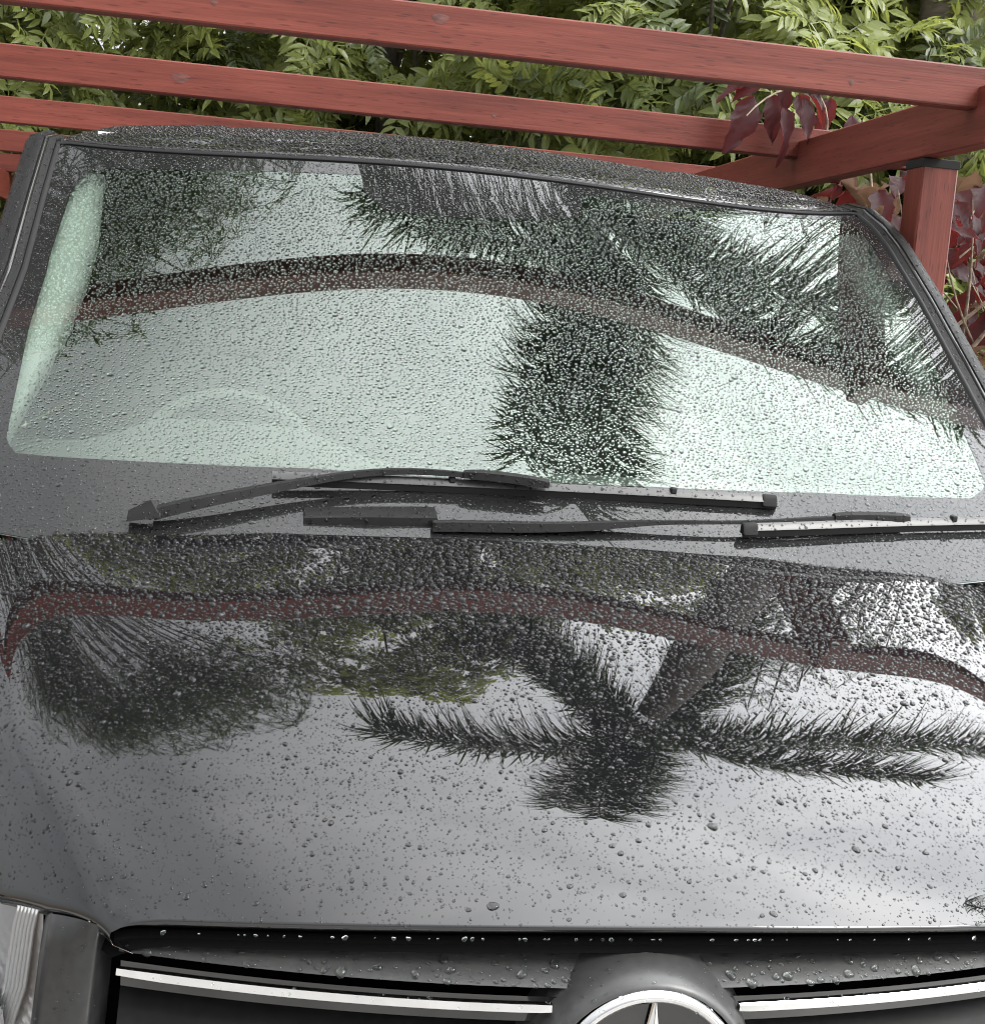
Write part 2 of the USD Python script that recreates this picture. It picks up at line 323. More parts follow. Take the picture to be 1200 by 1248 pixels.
front = lip(fr, [(0, .016, -.008), (0, .008, -.0085), (0, .003, -.0065), (0, .0006, -.003)])
rear = lip(top[:, -1], [(0, .002, -.0006), (0, .005, -.004), (0, .005, -.02), (0, -.01, -.03)])
P = np.concatenate([front, top, rear], 1)
out = np.sign(P[:1, :, :1] * 0 + 1)
sideL = np.stack([P[0] + [.02, 0, -.02], P[0] + [.002, 0, -.012], P[0] + [-.001, 0, -.004]], 0)
sideR = np.stack([P[-1] + [.001, 0, -.004], P[-1] + [-.002, 0, -.012], P[-1] + [-.02, 0, -.02]], 0)
P = np.concatenate([sideL, P, sideR], 0)
hood = obj('hood', face(grid(P), (0, -.3, 1)), 'paint', van, smooth=True)
# dark inner panel below the front of the hood
inn = top[::6, ::6].copy(); inn[..., 2] -= .03; inn[..., 1] += .012
obj('hood_inner_panel', grid(inn), 'matte_black', van, smooth=True)

# windscreen glass, black ceramic border just behind it, rubber surround
su, sw_ = np.linspace(-1, 1, 121), np.linspace(-.22, .86, 131)
S_, W_ = np.meshgrid(su, sw_, indexing='ij')
glassP = ws_point(S_, W_)
wsn = obj('windscreen', face(grid(glassP), (0, -.5, 1)), 'windscreen', van, smooth=True)
# border: from the outer rectangle to the clear opening (a ring of matching angles), sunk 2 mm
def ray_poly(poly, c, ang):
    from shapely.geometry import LineString
    r_ = []
    for a in ang:
        g = poly.exterior.intersection(LineString([c, (c[0] + 4 * math.cos(a), c[1] + 4 * math.sin(a))]))
        q = [g] if g.geom_type == 'Point' else list(g.geoms)
        q = max(q, key=lambda t: Point(c).distance(t)); r_.append((q.x, q.y))
    return np.array(r_)
# the opening in (s, w)
OPEN = [(-.737, -.040), (-.717, -.062), (-.508, -.036), (-.294, -.013), (-.026, -.006), (.233, -.006), (.511, -.018), (.79, -.046), (.835, -.022), (.885, .25), (.918, .51), (.93, .72), (.925, .80), (.895, .842),
        (.69, .842), (.60, .84), (.253, .822), (-.182, .818), (-.426, .809), (-.69, .784), (-.738, .755), (-.753, .68), (-.756, .45), (-.754, .235)]
openp = Polygon([((x - float(ws_mid(w))) / float(ws_half(w)), w) for x, w in OPEN])
outp = sbox(-.998, -.218, .998, .859)
ang = np.linspace(0, 2 * np.pi, 361); cc_ = (0, .4)
ri, ro = ray_poly(openp, cc_, ang), ray_poly(outp, cc_, ang)
ring = np.stack([ri * (1 - t) + ro * t for t in np.linspace(0, 1, 7)], 1)
rp = ws_point(ring[..., 0], ring[..., 1]); rp[..., 1] -= .0003; rp[..., 2] += .0005
obj('frit_border', face(grid(rp), (0, -.5, 1)), 'frit', wsn, smooth=True)
# sensor patch and mirror foot behind the top of the glass
sp = Polygon([((x - float(ws_mid(w))) / float(ws_half(w)), w) for x, w in [(-.19, .83), (-.185, .76), (-.15, .705), (-.05, .70), (.07, .708), (.18, .725), (.235, .75), (.25, .83)]]).buffer(.012)
rs = ray_poly(sp, (-.05, .77), ang); rr_ = np.stack([np.array([-.05, .77]) * (1 - t) + rs * t for t in np.linspace(0.02, 1, 6)], 1)
pp = ws_point(rr_[..., 0], rr_[..., 1]); pp[..., 1] -= .0003; pp[..., 2] += .0005
obj('sensor_patch', face(grid(pp), (0, -.5, 1)), 'frit', wsn, smooth=True)
# rubber surround at the top and sides
edge = np.vstack([ws_point(-1.003, np.linspace(-.22, .86, 60)), ws_point(np.linspace(-1, 1, 80), .866)[1:-1], ws_point(1.003, np.linspace(.86, -.22, 60))])
obj('windscreen_seal', tube(edge, .006, 6), 'rubber', wsn, smooth=True)

# roof: starts behind the seal, rises and flattens; raised bands over the sides
rys = np.r_[np.linspace(0, .5, 40), np.linspace(.55, 3.25, 20)]
rxs = np.linspace(-1, 1, 121)
RX, RY = np.meshgrid(rxs, rys, indexing='ij')
edge_top = ws_point(RX * 1.0, .872)
half = .845
prof_dz = lambda t: .115 * (1 - np.exp(-t / .23)) + .010 * t
side = np.clip((np.abs(RX) - .86) / .14, 0, 1)
Xr = WSX + (edge_top[..., 0] - WSX) * (1 + .012 * np.clip(RY / .4, 0, 1))
Zr = edge_top[..., 2] + .004 + prof_dz(RY) * (1 - .40 * np.abs(RX) ** 4) - .0 * RX ** 2
chan = .006 * (1 / (1 + np.exp(-(np.abs(RX + .02) - .60) / .008))) * np.clip((RY - .04) / .05, 0, 1)
Zr = Zr + chan - .05 * side ** 3 * np.clip(RY / .3, 0, 1)
Pr = np.stack([Xr, edge_top[..., 1] + RY + .004, Zr], -1)
first = Pr[:, :1] + np.array([0, .004, -.02])
roof = obj('roof', face(grid(np.concatenate([first, Pr], 1)), (0, 0, 1)), 'paint', van, smooth=True)
# A pillars: from the cowl to the roof, a rounded strip outside the glass, then the roof rail
belt = 1.20
for s in (-1, 1):
    ww = np.linspace(-.22, .872, 50)
    e = ws_point(np.full(50, s * 1.010), ww)
    # roof rail continues back
    back = Pr[0 if s < 0 else -1][4:: 3]
    line = np.vstack([e, back + [0, .0, .0]])
    outw = np.array([s, 0, 0.])
    prof = [(0.0, -.012, 0), (.0, .003, 0), (.014, .005, .0), (.016, .000, 0), (.022, .000, 0), (.024, .010, .0), (.036, .013, .004), (.052, .008, .008), (.062, -.006, .012), (.066, -.03, .016), (.07, -.075, .02)]
    Pp = np.stack([line + outw * a + np.array([0, c_, b]) for a, b, c_ in prof], 1)
    obj('a_pillar', face(grid(Pp), (s, -.3, .5)), 'black_plastic', van, smooth=40)
    obj('pillar_strip', tube(line + outw * .019 + [0, 0, .004], .0045, 6), 'gloss_black', van, smooth=True)
# body sides from shapely outlines in (y, z)
def side_x(y, z):
    w_ = np.interp(z, [.2, .35, .8, 1.15, 1.25, 1.80, 1.9], [.90, .92, .925, .905, .895, .845, .81])
    return w_ * np.interp(y, [.15, .35, .6, 1.0, 5.1], [.80, .90, .955, 1.0, 1.0])
def side_panel(name, poly, mat, s, dx=0.0, n=.05):
    ms = []
    for g in getattr(poly, 'geoms', [poly]):
        v, f = trimesh.creation.triangulate_polygon(g, engine='earcut'); ms.append(trimesh.Trimesh(np.c_[v, np.zeros(len(v))], f))
    m = cat(ms)
    m = m.subdivide_to_size(.12, max_iter=8) if hasattr(m, 'subdivide_to_size') else m
    y, z = m.vertices[:, 0], m.vertices[:, 1]
    V = np.c_[s * (side_x(y, z) + dx), y, z]
    return obj(name, trimesh.Trimesh(V, m.faces if s > 0 else m.faces[:, ::-1], process=False), mat, van, smooth=40)
arch1, arch2 = Point(.92, .34).buffer(.40), Point(4.12, .34).buffer(.40)
for s in (-1, 1):
    side_panel('front_wing', Polygon([(.34, .93), (.30, .66), (.34, .2), (1.32, .2), (1.32, 1.16), (.84, 1.13), (.5, 1.01)]).difference(arch1), 'paint', s)
    side_panel('front_door', Polygon([(1.327, .2), (2.25, .2), (2.25, 1.22), (1.327, 1.168)]), 'paint', s)
    side_panel('side_wall', Polygon([(2.257, .2), (5.1, .2), (5.1, 1.22), (2.257, 1.22)]).difference(arch2), 'paint', s)
    side_panel('door_window', Polygon([(1.20, 1.20), (2.25, 1.225), (2.25, 1.77), (1.95, 1.77), (1.60, 1.52)]), 'side_glass', s)
    side_panel('side_window', Polygon([(2.3, 1.225), (5.0, 1.225), (5.0, 1.77), (2.3, 1.77)]), 'side_glass', s, .001)
    side_panel('window_frame', Polygon([(2.15, 1.771), (5.1, 1.771), (5.1, 1.88), (2.8, 1.87), (2.3, 1.82)]), 'paint', s)
    side_panel('b_pillar', Polygon([(2.252, 1.226), (2.298, 1.226), (2.298, 1.77), (2.252, 1.77)]), 'gloss_black', s)
    mir = obj('door_mirror', trimesh.convex.convex_hull(np.array([(s * (1.0 + a * .17), 1.50 + b * .09, 1.17 + c_ * .22) for a in (0, .1, .9, 1) for b in (0, .3, .9) for c_ in ((0, 1) if .05 < a < .95 else (.15, .85))])), 'black_plastic', van, smooth=25)
    obj('mirror_foot', bx(min(s * .95, s * 1.02), max(s * .95, s * 1.02), 1.53, 1.58, 1.17, 1.21, .006), 'black_plastic', mir)
    for yw in (.92, 4.12):
        c0_, c1_ = (.74, .95) if s > 0 else (-.95, -.74)
        t_ = trimesh.creation.annulus(.215, .33, .21, sections=40); t_.apply_transform(trimesh.transformations.rotation_matrix(np.pi / 2, [0, 1, 0])); t_.apply_translation((s * .845, yw, .33))
        wh = obj('wheel', t_, 'tyre', van)
        rimm = [trimesh.creation.annulus(.19, .216, .2, sections=40)]
        hub = trimesh.creation.cylinder(.07, .05, sections=24); hub.apply_translation((0, 0, .07 * s)); rimm.append(hub)
        for q in range(5):
            sp_ = bx(.05, .2, -.025, .025, .06 * s - .015, .06 * s + .015); sp_.apply_transform(trimesh.transformations.rotation_matrix(q * 2 * np.pi / 5, [0, 0, 1])); rimm.append(sp_)
        rm = cat(rimm); rm.apply_transform(trimesh.transformations.rotation_matrix(np.pi / 2, [0, 1, 0])); rm.apply_translation((s * .845, yw, .33))
        obj('rim', rm, 'rim', wh)
# rear, floor and bulkhead close the shell
obj('rear_wall', bx(-.93, .93, 5.10, 5.13, .3, 1.92), 'paint', van, smooth=False)
obj('floor_pan', bx(-.92, .92, .35, 5.1, .28, .32), 'rubber', van, smooth=False)
obj('bulkhead', bx(-.86, .86, 2.75, 2.77, .33, 1.86), 'seat', van, smooth=False)
obj('headlining', bx(-.74, .74, 2.06, 2.74, 1.862, 1.868), 'trim', van, smooth=False)

# cowl below the glass
cy = np.linspace(-1, 1, 41)
cp = np.stack([np.stack([np.interp(cy, [-1, 1], [-.84, .84]), np.full(41, yy) + .17 * cy ** 2, np.full(41, zz)], -1) for yy, zz in ((.80, 1.185), (.86, 1.19), (.905, 1.222))], 1)
obj('cowl', grid(cp), 'black_plastic', van, smooth=True)

# ---- wipers
def pane_pt(x, y, off): return np.array([x, y, float(ws_z(np.array(x), np.array(y))) + off])
def wiper(arm, armw, blade, conn, conn_w, tabs, caps):
    ap = spline(arm, 40)
    prof = np.array([(-1, -.9), (1, -.9), (.75, .55), (.3, .8), (-.3, .8), (-.75, .55)])
    a_ = obj('wiper_arm', sweep(ap, prof, scale=np.interp(np.linspace(0, 1, 40), *armw)), 'black_plastic', van, smooth=35)
    bp = spline(blade, 60)
    obj('blade_spoiler', sweep(bp + [0, 0, .003], np.array([(-.0055, -.003), (.0065, -.003), (.003, .0045), (-.001, .0075), (-.0025, .0055)])), 'grey_plastic', a_, smooth=35)
    obj('blade_rubber', sweep(bp, np.array([(-.003, -.006), (-.0015, -.0105), (.0015, -.0105), (.003, -.006), (.005, -.001), (-.005, -.001)])), 'rubber', a_, smooth=35)
    for t in caps:
        d = bp[min(t + 2, 59)] - bp[max(t - 2, 0)]; d /= np.linalg.norm(d)
        q = bp[t]; seg = np.array([q - d * .012, q - d * .009, q + d * .009, q + d * .012])
        obj('blade_end_cap', sweep(seg + [0, 0, .002], np.array([(-.0075, -.008), (.0075, -.008), (.0065, .004), (.003, .0095), (-.003, .0095), (-.0065, .004)]), scale=[.8, 1, 1, .8]), 'rubber', a_, smooth=35)
    for t in tabs:
        q = bp[t]; obj('blade_clip', bx(q[0] - .005, q[0] + .005, q[1] - .006, q[1] + .006, q[2] + .004, q[2] + .014, .002), 'rubber', a_, smooth=False)
    cpth = spline(conn, 12)
    obj('blade_connector', sweep(cpth, np.array([(-.009, -.007), (.009, -.007), (.008, .004), (.004, .0075), (-.004, .0075), (-.008, .004)]), scale=np.interp(np.linspace(0, 1, 12), [0, .15, .85, 1], [.75, 1, 1, .8])), 'black_plastic', a_, smooth=35)
    return a_
wiper([(-.512, .887, 1.240), (-.43, .905, 1.262), (-.353, .926, 1.279), (-.19, .958, 1.308), (-.12, .960, 1.311), (-.063, .959, 1.309)], ([0, .3, .6, 1], [.0105, .0085, .006, .005]),
      [(-.352, .958, 1.288), (-.176, .961, 1.291), (.045, .966, 1.293), (.223, .970, 1.294), (.418, .981, 1.293)],
      [(-.075, .958, 1.311), (.0, .954, 1.309), (.052, .951, 1.304)], 1, [20, 46], [58])
wiper([(-.125, .888, 1.243), (-.02, .890, 1.247), (.07, .894, 1.251), (.208, .906, 1.262), (.345, .918, 1.268), (.506, .949, 1.278), (.55, .955, 1.280)], ([0, .15, .35, .5, .65, 1], [.009, .009, .0075, .004, .0032, .005]),
      [(.342, .907, 1.257), (.473, .929, 1.264), (.62, .960, 1.271), (.775, .992, 1.277), (.93, 1.035, 1.285)],
      [(.50, .948, 1.279), (.57, .957, 1.282), (.63, .966, 1.282)], 1, [37, 52], [1])
# pivot cover beside the right arm
pc = trimesh.convex.convex_hull(np.array([(-.306, .893, 1.222), (-.306, .894, 1.243), (-.303, .898, 1.246), (-.306, .936, 1.256), (-.303, .940, 1.252), (-.115, .896, 1.232), (-.118, .898, 1.252), (-.118, .950, 1.268), (-.112, .952, 1.262), (-.21, .893, 1.249), (-.21, .944, 1.263)]))
obj('wiper_pivot_cover', pc, 'black_plastic', van, smooth=25)
pc2 = trimesh.convex.convex_hull(np.array([(-.545, .872, 1.228), (-.50, .872, 1.236), (-.545, .90, 1.240), (-.50, .90, 1.256), (-.515, .885, 1.258), (-.535, .885, 1.245)]))
obj('wiper_pivot_cover', pc2, 'black_plastic', van, smooth=25)

# ---- front: grille, emblem, trims, headlights, bumper
def yf(x, z): return .098 + .30 * x * x + .08 * (.97 - z) * 0
GX = .478
gx_ = np.linspace(-1, 1, 81)
def slat(name, zt, zb, rec_t, rec_b, mat, w):
    X_ = gx_ * w; rows = []
    for t in np.linspace(0, 1, 7):
        z = zt + (zb - zt) * t; r_ = rec_t + (rec_b - rec_t) * t ** .8
        rows.append(np.stack([X_, yf(X_, z) + r_, z - .055 * np.abs(X_) ** 2 * 0 + .018 * X_ ** 2], -1))
    back = rows[-1] + np.array([0, .03, -.002]); rows.append(back)
    return obj(name, face(grid(np.stack(rows, 1)), (0, -1, .2)), mat, van, smooth=35)
grille_back = obj('grille_backing', grid(np.stack([np.stack([gx_ * .52, yf(gx_ * .52, 0) + .10, np.full(81, z)], -1) for z in (1.02, .55)], 1)), 'matte_black', van, smooth=True)
def chrome_strip(z0, w):
    for s in (-1, 1):
        xs = np.linspace(.088, w, 40) * s
        pth = np.stack([xs, yf(xs, 0) - .004, z0 + .018 * xs ** 2], -1)
        prof = np.array([(-.007, -.006), (.0, -.0075), (.006, -.006), (.007, .004), (.003, .0075), (-.006, .0065)])
        obj('chrome_strip', sweep(pth, prof, scale=np.interp(np.linspace(0, 1, 40), [0, .03, .9, 1], [.52, .6, .6, .5])), 'chrome', van, smooth=35)
for zt, zb, zc_ in ((.972, .943, .9285), (.905, .862, .848), (.825, .782, .768)):
    slat('grille_slat', zt, zb, .055, .004, 'grey_plastic' if zt > .95 else 'black_plastic', GX - .004)
    slat('grille_blade', zc_ + .006, zc_ - .022, .004, .012, 'gloss_black', GX - .006)
    chrome_strip(zc_, GX - .004)
# emblem housing, badge, ring, star
ECZ, ER = .868, .0865
n_ = 49
tt = np.linspace(0, 1, 12); aa = np.linspace(0, 2 * np.pi, n_)
R_ = .088 + (.110 - .088) * tt
hy = .074 + .065 * tt ** 2.2
hp = np.stack([np.stack([R_ * math.cos(a) * 1.04, hy, ECZ + R_ * math.sin(a)], -1) for a in aa], 0)
emb = obj('emblem_housing', face(grid(hp), (0, -1, .2)), 'grey_plastic', van, smooth=True)
obj('badge_disc', disc_y(0, ECZ, .079, .0765, .085), 'gloss_black', emb, smooth=30)
rt = np.linspace(0, 2 * np.pi, 81)
ringp = np.stack([ER * .958 * np.cos(rt), np.full(81, .072), ECZ + ER * .958 * np.sin(rt)], -1)
pr = [(-.0055, 0), (-.004, .005), (0, .0068), (.004, .005), (.0055, 0), (.0, -.004)]
rg = np.stack([np.stack([(ER * .955 + a) * np.cos(rt), .074 - b * np.ones(81), ECZ + (ER * .955 + a) * np.sin(rt)], -1) for a, b in pr + pr[:1]], 1)
obj('emblem_ring', face(grid(rg), (0, -1, 0)), 'chrome', emb, smooth=50)
star = []
for k in range(3):
    a = np.pi / 2 + k * 2 * np.pi / 3; d = np.array([math.cos(a), 0, math.sin(a)]); n2 = np.array([-math.sin(a), 0, math.cos(a)]); c_ = np.array([0, .073, ECZ])
    tip = c_ + d * .079; b1 = c_ + n2 * .013 + d * .0075; b2 = c_ - n2 * .013 + d * .0075; ri_ = c_ + np.array([0, -.009, 0]); tr = tip + np.array([0, -.002, 0]); t1, t2 = tip + n2 * .0016, tip - n2 * .0016
    v = np.array([b1, t1, tr, ri_, b2, t2, c_ + [0, .004, 0]])
    star.append(trimesh.Trimesh(v, [[0, 1, 2], [0, 2, 3], [3, 2, 5], [3, 5, 4], [0, 6, 1], [4, 5, 6], [1, 6, 5], [1, 5, 2]], process=False))
obj('emblem_star', star, 'chrome', emb, smooth=False)
# trims between grille and headlight, headlights below the shut line of the hood
ye_ = np.linspace(.157, .84, 80); xe_ = hood_w(ye_); ze_ = hood_z(xe_, ye_)
def shut(x): return np.interp(x, xe_, ye_), np.interp(x, xe_, ze_)
lens_y = lambda x: yf(x, 0) + .018 + .35 * np.maximum(x - .6, 0) ** 1.5
def lamp_sheet(s, xs, ts, depth, extra=0.0):
    x, t = np.meshgrid(xs, ts, indexing='ij'); ys, zs = shut(x)
    k = t ** 4
    return np.stack([s * x, lens_y(x) * (1 - k) + (ys + .002) * k + (depth + extra) * (1 - t ** 8), .66 + (zs - .007 - .66) * t - depth * .3 * t * (1 - t ** 8)], -1)
for s in (-1, 1):
    T_, A_ = np.linspace(0, 1, 30), np.linspace(0, 1, 11)
    rows = []
    for t in T_:
        zb = .965 - .415 * t
        xi = GX + .006 + .03 * t ** 1.2; xo = np.interp(zb, [.55, .70, .85, .92, .965], [.60, .575, .556, .550, .545])
        xs = xi + (xo - xi) * A_; ys, zs = shut(xs); k = np.exp(-t / .05)
        z = zb * (1 - k) + (zs - .008) * k; y = yf(xs, 0) + .012 - .016 * np.sin(np.pi * A_) ** .8; y = y * (1 - k) + (ys - .002) * k
        y[0] += .03; xs[0] -= .003; y[1] += .003; y[-1] += .02
        rows.append(np.stack([s * xs, y, z], -1))
    obj('grille_surround', face(grid(np.stack(rows, 0)), (0, -1, 0)), 'dark_trim', van, smooth=60)
    lens = obj('headlight', face(grid(lamp_sheet(s, np.linspace(.549, .86, 40), np.linspace(0, 1, 40), 0)), (0, -1, 0)), 'clear', van, smooth=True)
    xs, ts = np.linspace(.549, .86, 110), np.linspace(0, 1, 110)
    x, t = np.meshgrid(xs, ts, indexing='ij')
    ph = (np.abs((x / .011 + t * 22) % 1 - .5) + np.abs((x / .011 - t * 22) % 1 - .5)) * .0020
    obj('lozenge_reflector', face(grid(lamp_sheet(s, xs, ts, .022, ph)), (0, -1, 0)), 'silver', lens, smooth=False)
    tg = np.linspace(.02, .995, 60); ag = np.linspace(0, 1, 43)
    x0g = np.interp(tg, [0, .42, .75, .93, 1], [.640, .590, .562, .557, .553])
    xg = x0g[:, None] + .0235 * ag[None, :]; tgg = np.repeat(tg[:, None], 43, 1)
    Gp = lamp_sheet(s, xg[0], tg[:1], 0) if False else np.stack([lamp_sheet(s, xg[i], [tg[i]], .012, 0)[:, 0] for i in range(60)], 0)
    Gp[..., 1] -= .0022 * np.abs(np.sin(ag * np.pi * 6))[None, :]
    obj('light_guide', face(grid(Gp), (0, -1, 0)), 'guide', lens, smooth=40)
    bowl = trimesh.creation.icosphere(3, .055); bowl.vertices[:, 1] = np.abs(bowl.vertices[:, 1]); bowl.apply_translation((s * .635, yf(.62, 0) + .012, .845))
    obj('projector_bowl', bowl, 'chrome', lens, smooth=True)
    prj = trimesh.creation.icosphere(3, .034); prj.apply_translation((s * .635, yf(.62, 0) + .04, .845)); obj('projector_lens', prj, 'gloss_black', lens, smooth=True)
    xs = np.linspace(.482, .795, 60); ys, zs = shut(xs)
    obj('shut_line_seal', tube(np.stack([s * (xs - .004), ys + .014, zs - .010], -1), .005, 6), 'rubber', van, smooth=True)
# opening edge behind the lip
lipx = np.linspace(-GX, GX, 60)
obj('grille_top_seal', tube(np.stack([lipx, yle(lipx) + .024, np.array([float(hood_z(np.array(x), np.array(yle(x)))) for x in lipx]) - .024], -1), .006, 6), 'matte_black', van, smooth=True)
# bumper
bxs = np.linspace(-1, 1, 61); rows = []
for z, w_, dy in ((.70, .90, .0), (.66, .915, -.03), (.55, .93, -.045), (.40, .935, -.04), (.28, .93, -.01), (.22, .92, .05)):
    xx = bxs * w_; rows.append(np.stack([xx, .10 + .30 * xx ** 2 + .25 * np.maximum(np.abs(xx) - .6, 0) ** 1.3 + dy, np.full(61, z)], -1))
bmp = obj('bumper', face(grid(np.stack(rows, 1)), (0, -1, 0)), 'paint', van, smooth=True)
obj('lower_intake', grid(np.stack([np.stack([bxs * .5, .10 + .3 * (bxs * .5) ** 2 - .047, np.full(61, z)], -1) for z in (.50, .33)], 1), True), 'rubber', bmp, smooth=True)
obj('number_plate', bx(-.186, .186, .026, .032, .52, .63, .001), 'trim', bmp, smooth=False)

# ---- cabin
dx_ = np.linspace(-.80, .80, 61); rows = []
hump = lambda x: .055 * np.exp(-((x + .42) / .20) ** 4)
for yy, zz, k in ((.99, 1.215, 0), (1.10, 1.25, .2), (1.25, 1.275, .5), (1.38, 1.275, 1), (1.47, 1.262, 1), (1.50, 1.19, .6), (1.52, 1.05, 0), (1.5, .75, 0)):
    rows.append(np.stack([dx_, np.full(61, yy) + .12 * dx_ ** 2, zz + k * hump(dx_)], -1))
dash = obj('dashboard', face(grid(np.stack(rows, 1)), (0, 0, 1)), 'dash', van, smooth=True)
obj('dash_vent_slot', bx(-.62, .62, 1.09, 1.11, 1.250, 1.258, .002), 'rubber', dash, smooth=False)
ta = np.linspace(0, 2 * np.pi, 49); swc = np.array([-.43, 1.72, 1.185]); tl = math.radians(62)
wheelp = np.stack([swc[0] + .185 * np.cos(ta), swc[1] + .185 * np.sin(ta) * math.cos(tl), swc[2] + .185 * np.sin(ta) * math.sin(tl)], -1)
k8 = np.linspace(0, 2 * np.pi, 9)
axn = np.array([0, -math.sin(tl), math.cos(tl)])
tor = np.stack([np.stack([(p + ((p - swc) / np.linalg.norm(p - swc)) * .015 * math.cos(q) + axn * .015 * math.sin(q)) for q in k8]) for p in wheelp])
swh = obj('steering_wheel', grid(tor), 'dash', van, smooth=True)
obj('steering_hub', [trimesh.creation.icosphere(2, .06).apply_translation(swc), tube(np.array([swc + [-.18, 0, 0], swc + [.18, 0, 0]]), .016)], 'black_plastic', swh, smooth=40)
for sx in (-.43, .43):
    st = obj('seat', bx(sx - .25, sx + .25, 1.95, 2.45, .62, .80, .05), 'seat', van)
    bk = bx(sx - .24, sx + .24, 2.35, 2.5, .78, 1.40, .05); obj('seat_back', bk, 'seat', st)
    obj('headrest', bx(sx - .13, sx + .13, 2.38, 2.48, 1.43, 1.63, .04), 'seat', st)
obj('rear_view_mirror', trimesh.convex.convex_hull(np.array([(WSX - .06 + a, 1.86 + b, 1.70 + c_) for a in (-.11, .11) for b in (0, .03) for c_ in (-.03, .035)])), 'black_plastic', van, smooth=20)
for s in (-1, 1):
    ww = np.linspace(-.04, .80, 40); wd = np.interp(ww, [-.04, .25, .55, .80], [.004, .045, .062, .05])
    lim = (lambda w: ws_l(w) if s < 0 else ws_r(w))(ww)
    def at(dx, dy, dz):
        x = lim - s * dx; y = ww + 1 + .19 * x * x; return np.stack([x, y + dy, ws_z(x, y) + dz], -1)
    obj('pillar_trim', grid(np.stack([at(.012, .02, -.012), at(.045 + wd * .5, .025, -.014), at(.045 + wd, .04, -.02), at(.040 + wd, .10, -.03)], 1)), 'trim' if s < 0 else 'seat', van, smooth=40)

# ------------------------------------------------------------------ water beads
def drop_mesh(seed, n=12, rows=4, h=.62):
    r2 = np.random.default_rng(seed); ph = r2.uniform(0, 6.28, 3)
    a = np.linspace(0, 2 * np.pi, n, endpoint=False)
    rad = 1 + .15 * np.sin(2 * a + ph[0]) + .09 * np.sin(3 * a + ph[1])
    V = [];
    for k in range(rows):
        t = k / rows * np.pi / 2
        V.append(np.c_[rad * np.cos(a) * (math.cos(t) ** .8), rad * np.sin(a) * (math.cos(t) ** .8), np.full(n, h * math.sin(t) * 1.15 - (.06 if k == 0 else 0))])
    V = np.vstack(V + [[[0, 0, h * 1.15]]]); F = []
    for k in range(rows - 1):
        for i in range(n):
            p, q = k * n + i, k * n + (i + 1) % n; F += [[p, q, q + n], [p, q + n, p + n]]
    for i in range(n): F.append([(rows - 1) * n + i, (rows - 1) * n + (i + 1) % n, rows * n])
    return trimesh.Trimesh(V, F, process=False)
def drop_mesh_closed(seed, **k):
    m = drop_mesh(seed, **k); n = 12; V = np.vstack([m.vertices, [[0, 0, -.06]]]); c_ = len(V) - 1
    return trimesh.Trimesh(V, np.vstack([m.faces, [[(i + 1) % n, i, c_] for i in range(n)]]), process=False)
def pack(P, R, gap=1.05):
    order = np.argsort(-R); P, R = P[order], R[order]
    pairs = cKDTree(P).query_pairs(2 * R.max() * gap, output_type='ndarray')
    d = np.linalg.norm(P[pairs[:, 0]] - P[pairs[:, 1]], axis=1)
    bad = pairs[d < (R[pairs[:, 0]] + R[pairs[:, 1]]) * gap]
    bad = bad[np.lexsort((bad[:, 1], bad[:, 0]))]
    keep = np.ones(len(P), bool)
    for i, j in bad:
        if keep[i]: keep[j] = False
    return order[keep]
protos_b = [drop_mesh(k) for k in range(4)]
protos_c = [drop_mesh(10 + k, h=.22) for k in range(4)]
protos_h = [drop_mesh(30 + k, h=.5) for k in range(4)]
protos_d = [drop_mesh_closed(20 + k, h=.6) for k in range(4)]
def beads(name, label, Pf, n, size, mat, protos, seed, gap=1.08, flat=1.0, run=1.0):
    """Pf(rng, n) -> points, normals, size factors."""
    r2 = np.random.default_rng(seed)
    P, N, k = Pf(r2, n)
    R = size[0] * np.exp(size[1] * r2.standard_normal(len(P))) * k
    R = np.clip(R, .0005, .0052)
    keep = pack(P, R, gap); P, N, R = P[keep], N[keep], R[keep]
    pr_ = instancer(name, [(m, mat) for m in protos], P, quat_from_z(N, r2.uniform(0, 6.28, len(P)) if run == 1 else r2.normal(0, .15, len(P))),
                    np.c_[R * r2.uniform(.9, 1.12, len(P)), R * run * np.where(run == 1, 1, r2.uniform(.85, 1.25, len(P))), R * r2.uniform(.75, 1.1, len(P)) * flat], r2.integers(0, len(protos), len(P)))
    print(name, len(P))
    return tag(pr_, label, 'water drops', kind='stuff')
def on_hood(r2, n):
    v = r2.uniform(0, .995, n) ; x = r2.uniform(-.78, .78, n)
    y = yle(x) + v * (yre(x) - yle(x)); ok = np.abs(x) < hood_w(y) - .004
    x, y, v = x[ok], y[ok], v[ok]
    dens = np.interp(v, [0, .05, .3, .55, .75, 1], [.35, .55, .7, .85, 1, 1])
    ok = r2.uniform(0, 1, len(x)) < dens; x, y, v = x[ok], y[ok], v[ok]
    return np.stack([x, y, hood_z(x, y)], -1), normals(hood_z, x, y), np.interp(v, [0, .3, .55, .75, 1], [.8, .85, 1.1, 1.75, 2.0])
def on_glass(r2, n):
    s = r2.uniform(-.995, .995, n); w = r2.uniform(-.215, .855, n); p = ws_point(s, w); N = normals(ws_z, p[:, 0], p[:, 1])
    return p + N * .0007, N, np.interp(w, [-.1, .1, .5, .86], [.95, .9, 1.0, 1.15])
beads('hood_water_drops', 'round rain drops beaded over the black hood', on_hood, 90000, (.00082, .55), 'drop_paint', protos_h, 3)
beads('windscreen_water_drops', 'small rain drops beaded over the windscreen glass', on_glass, 110000, (.00132, .42), 'drop_clear', protos_c, 4, gap=1.35, run=1.05)
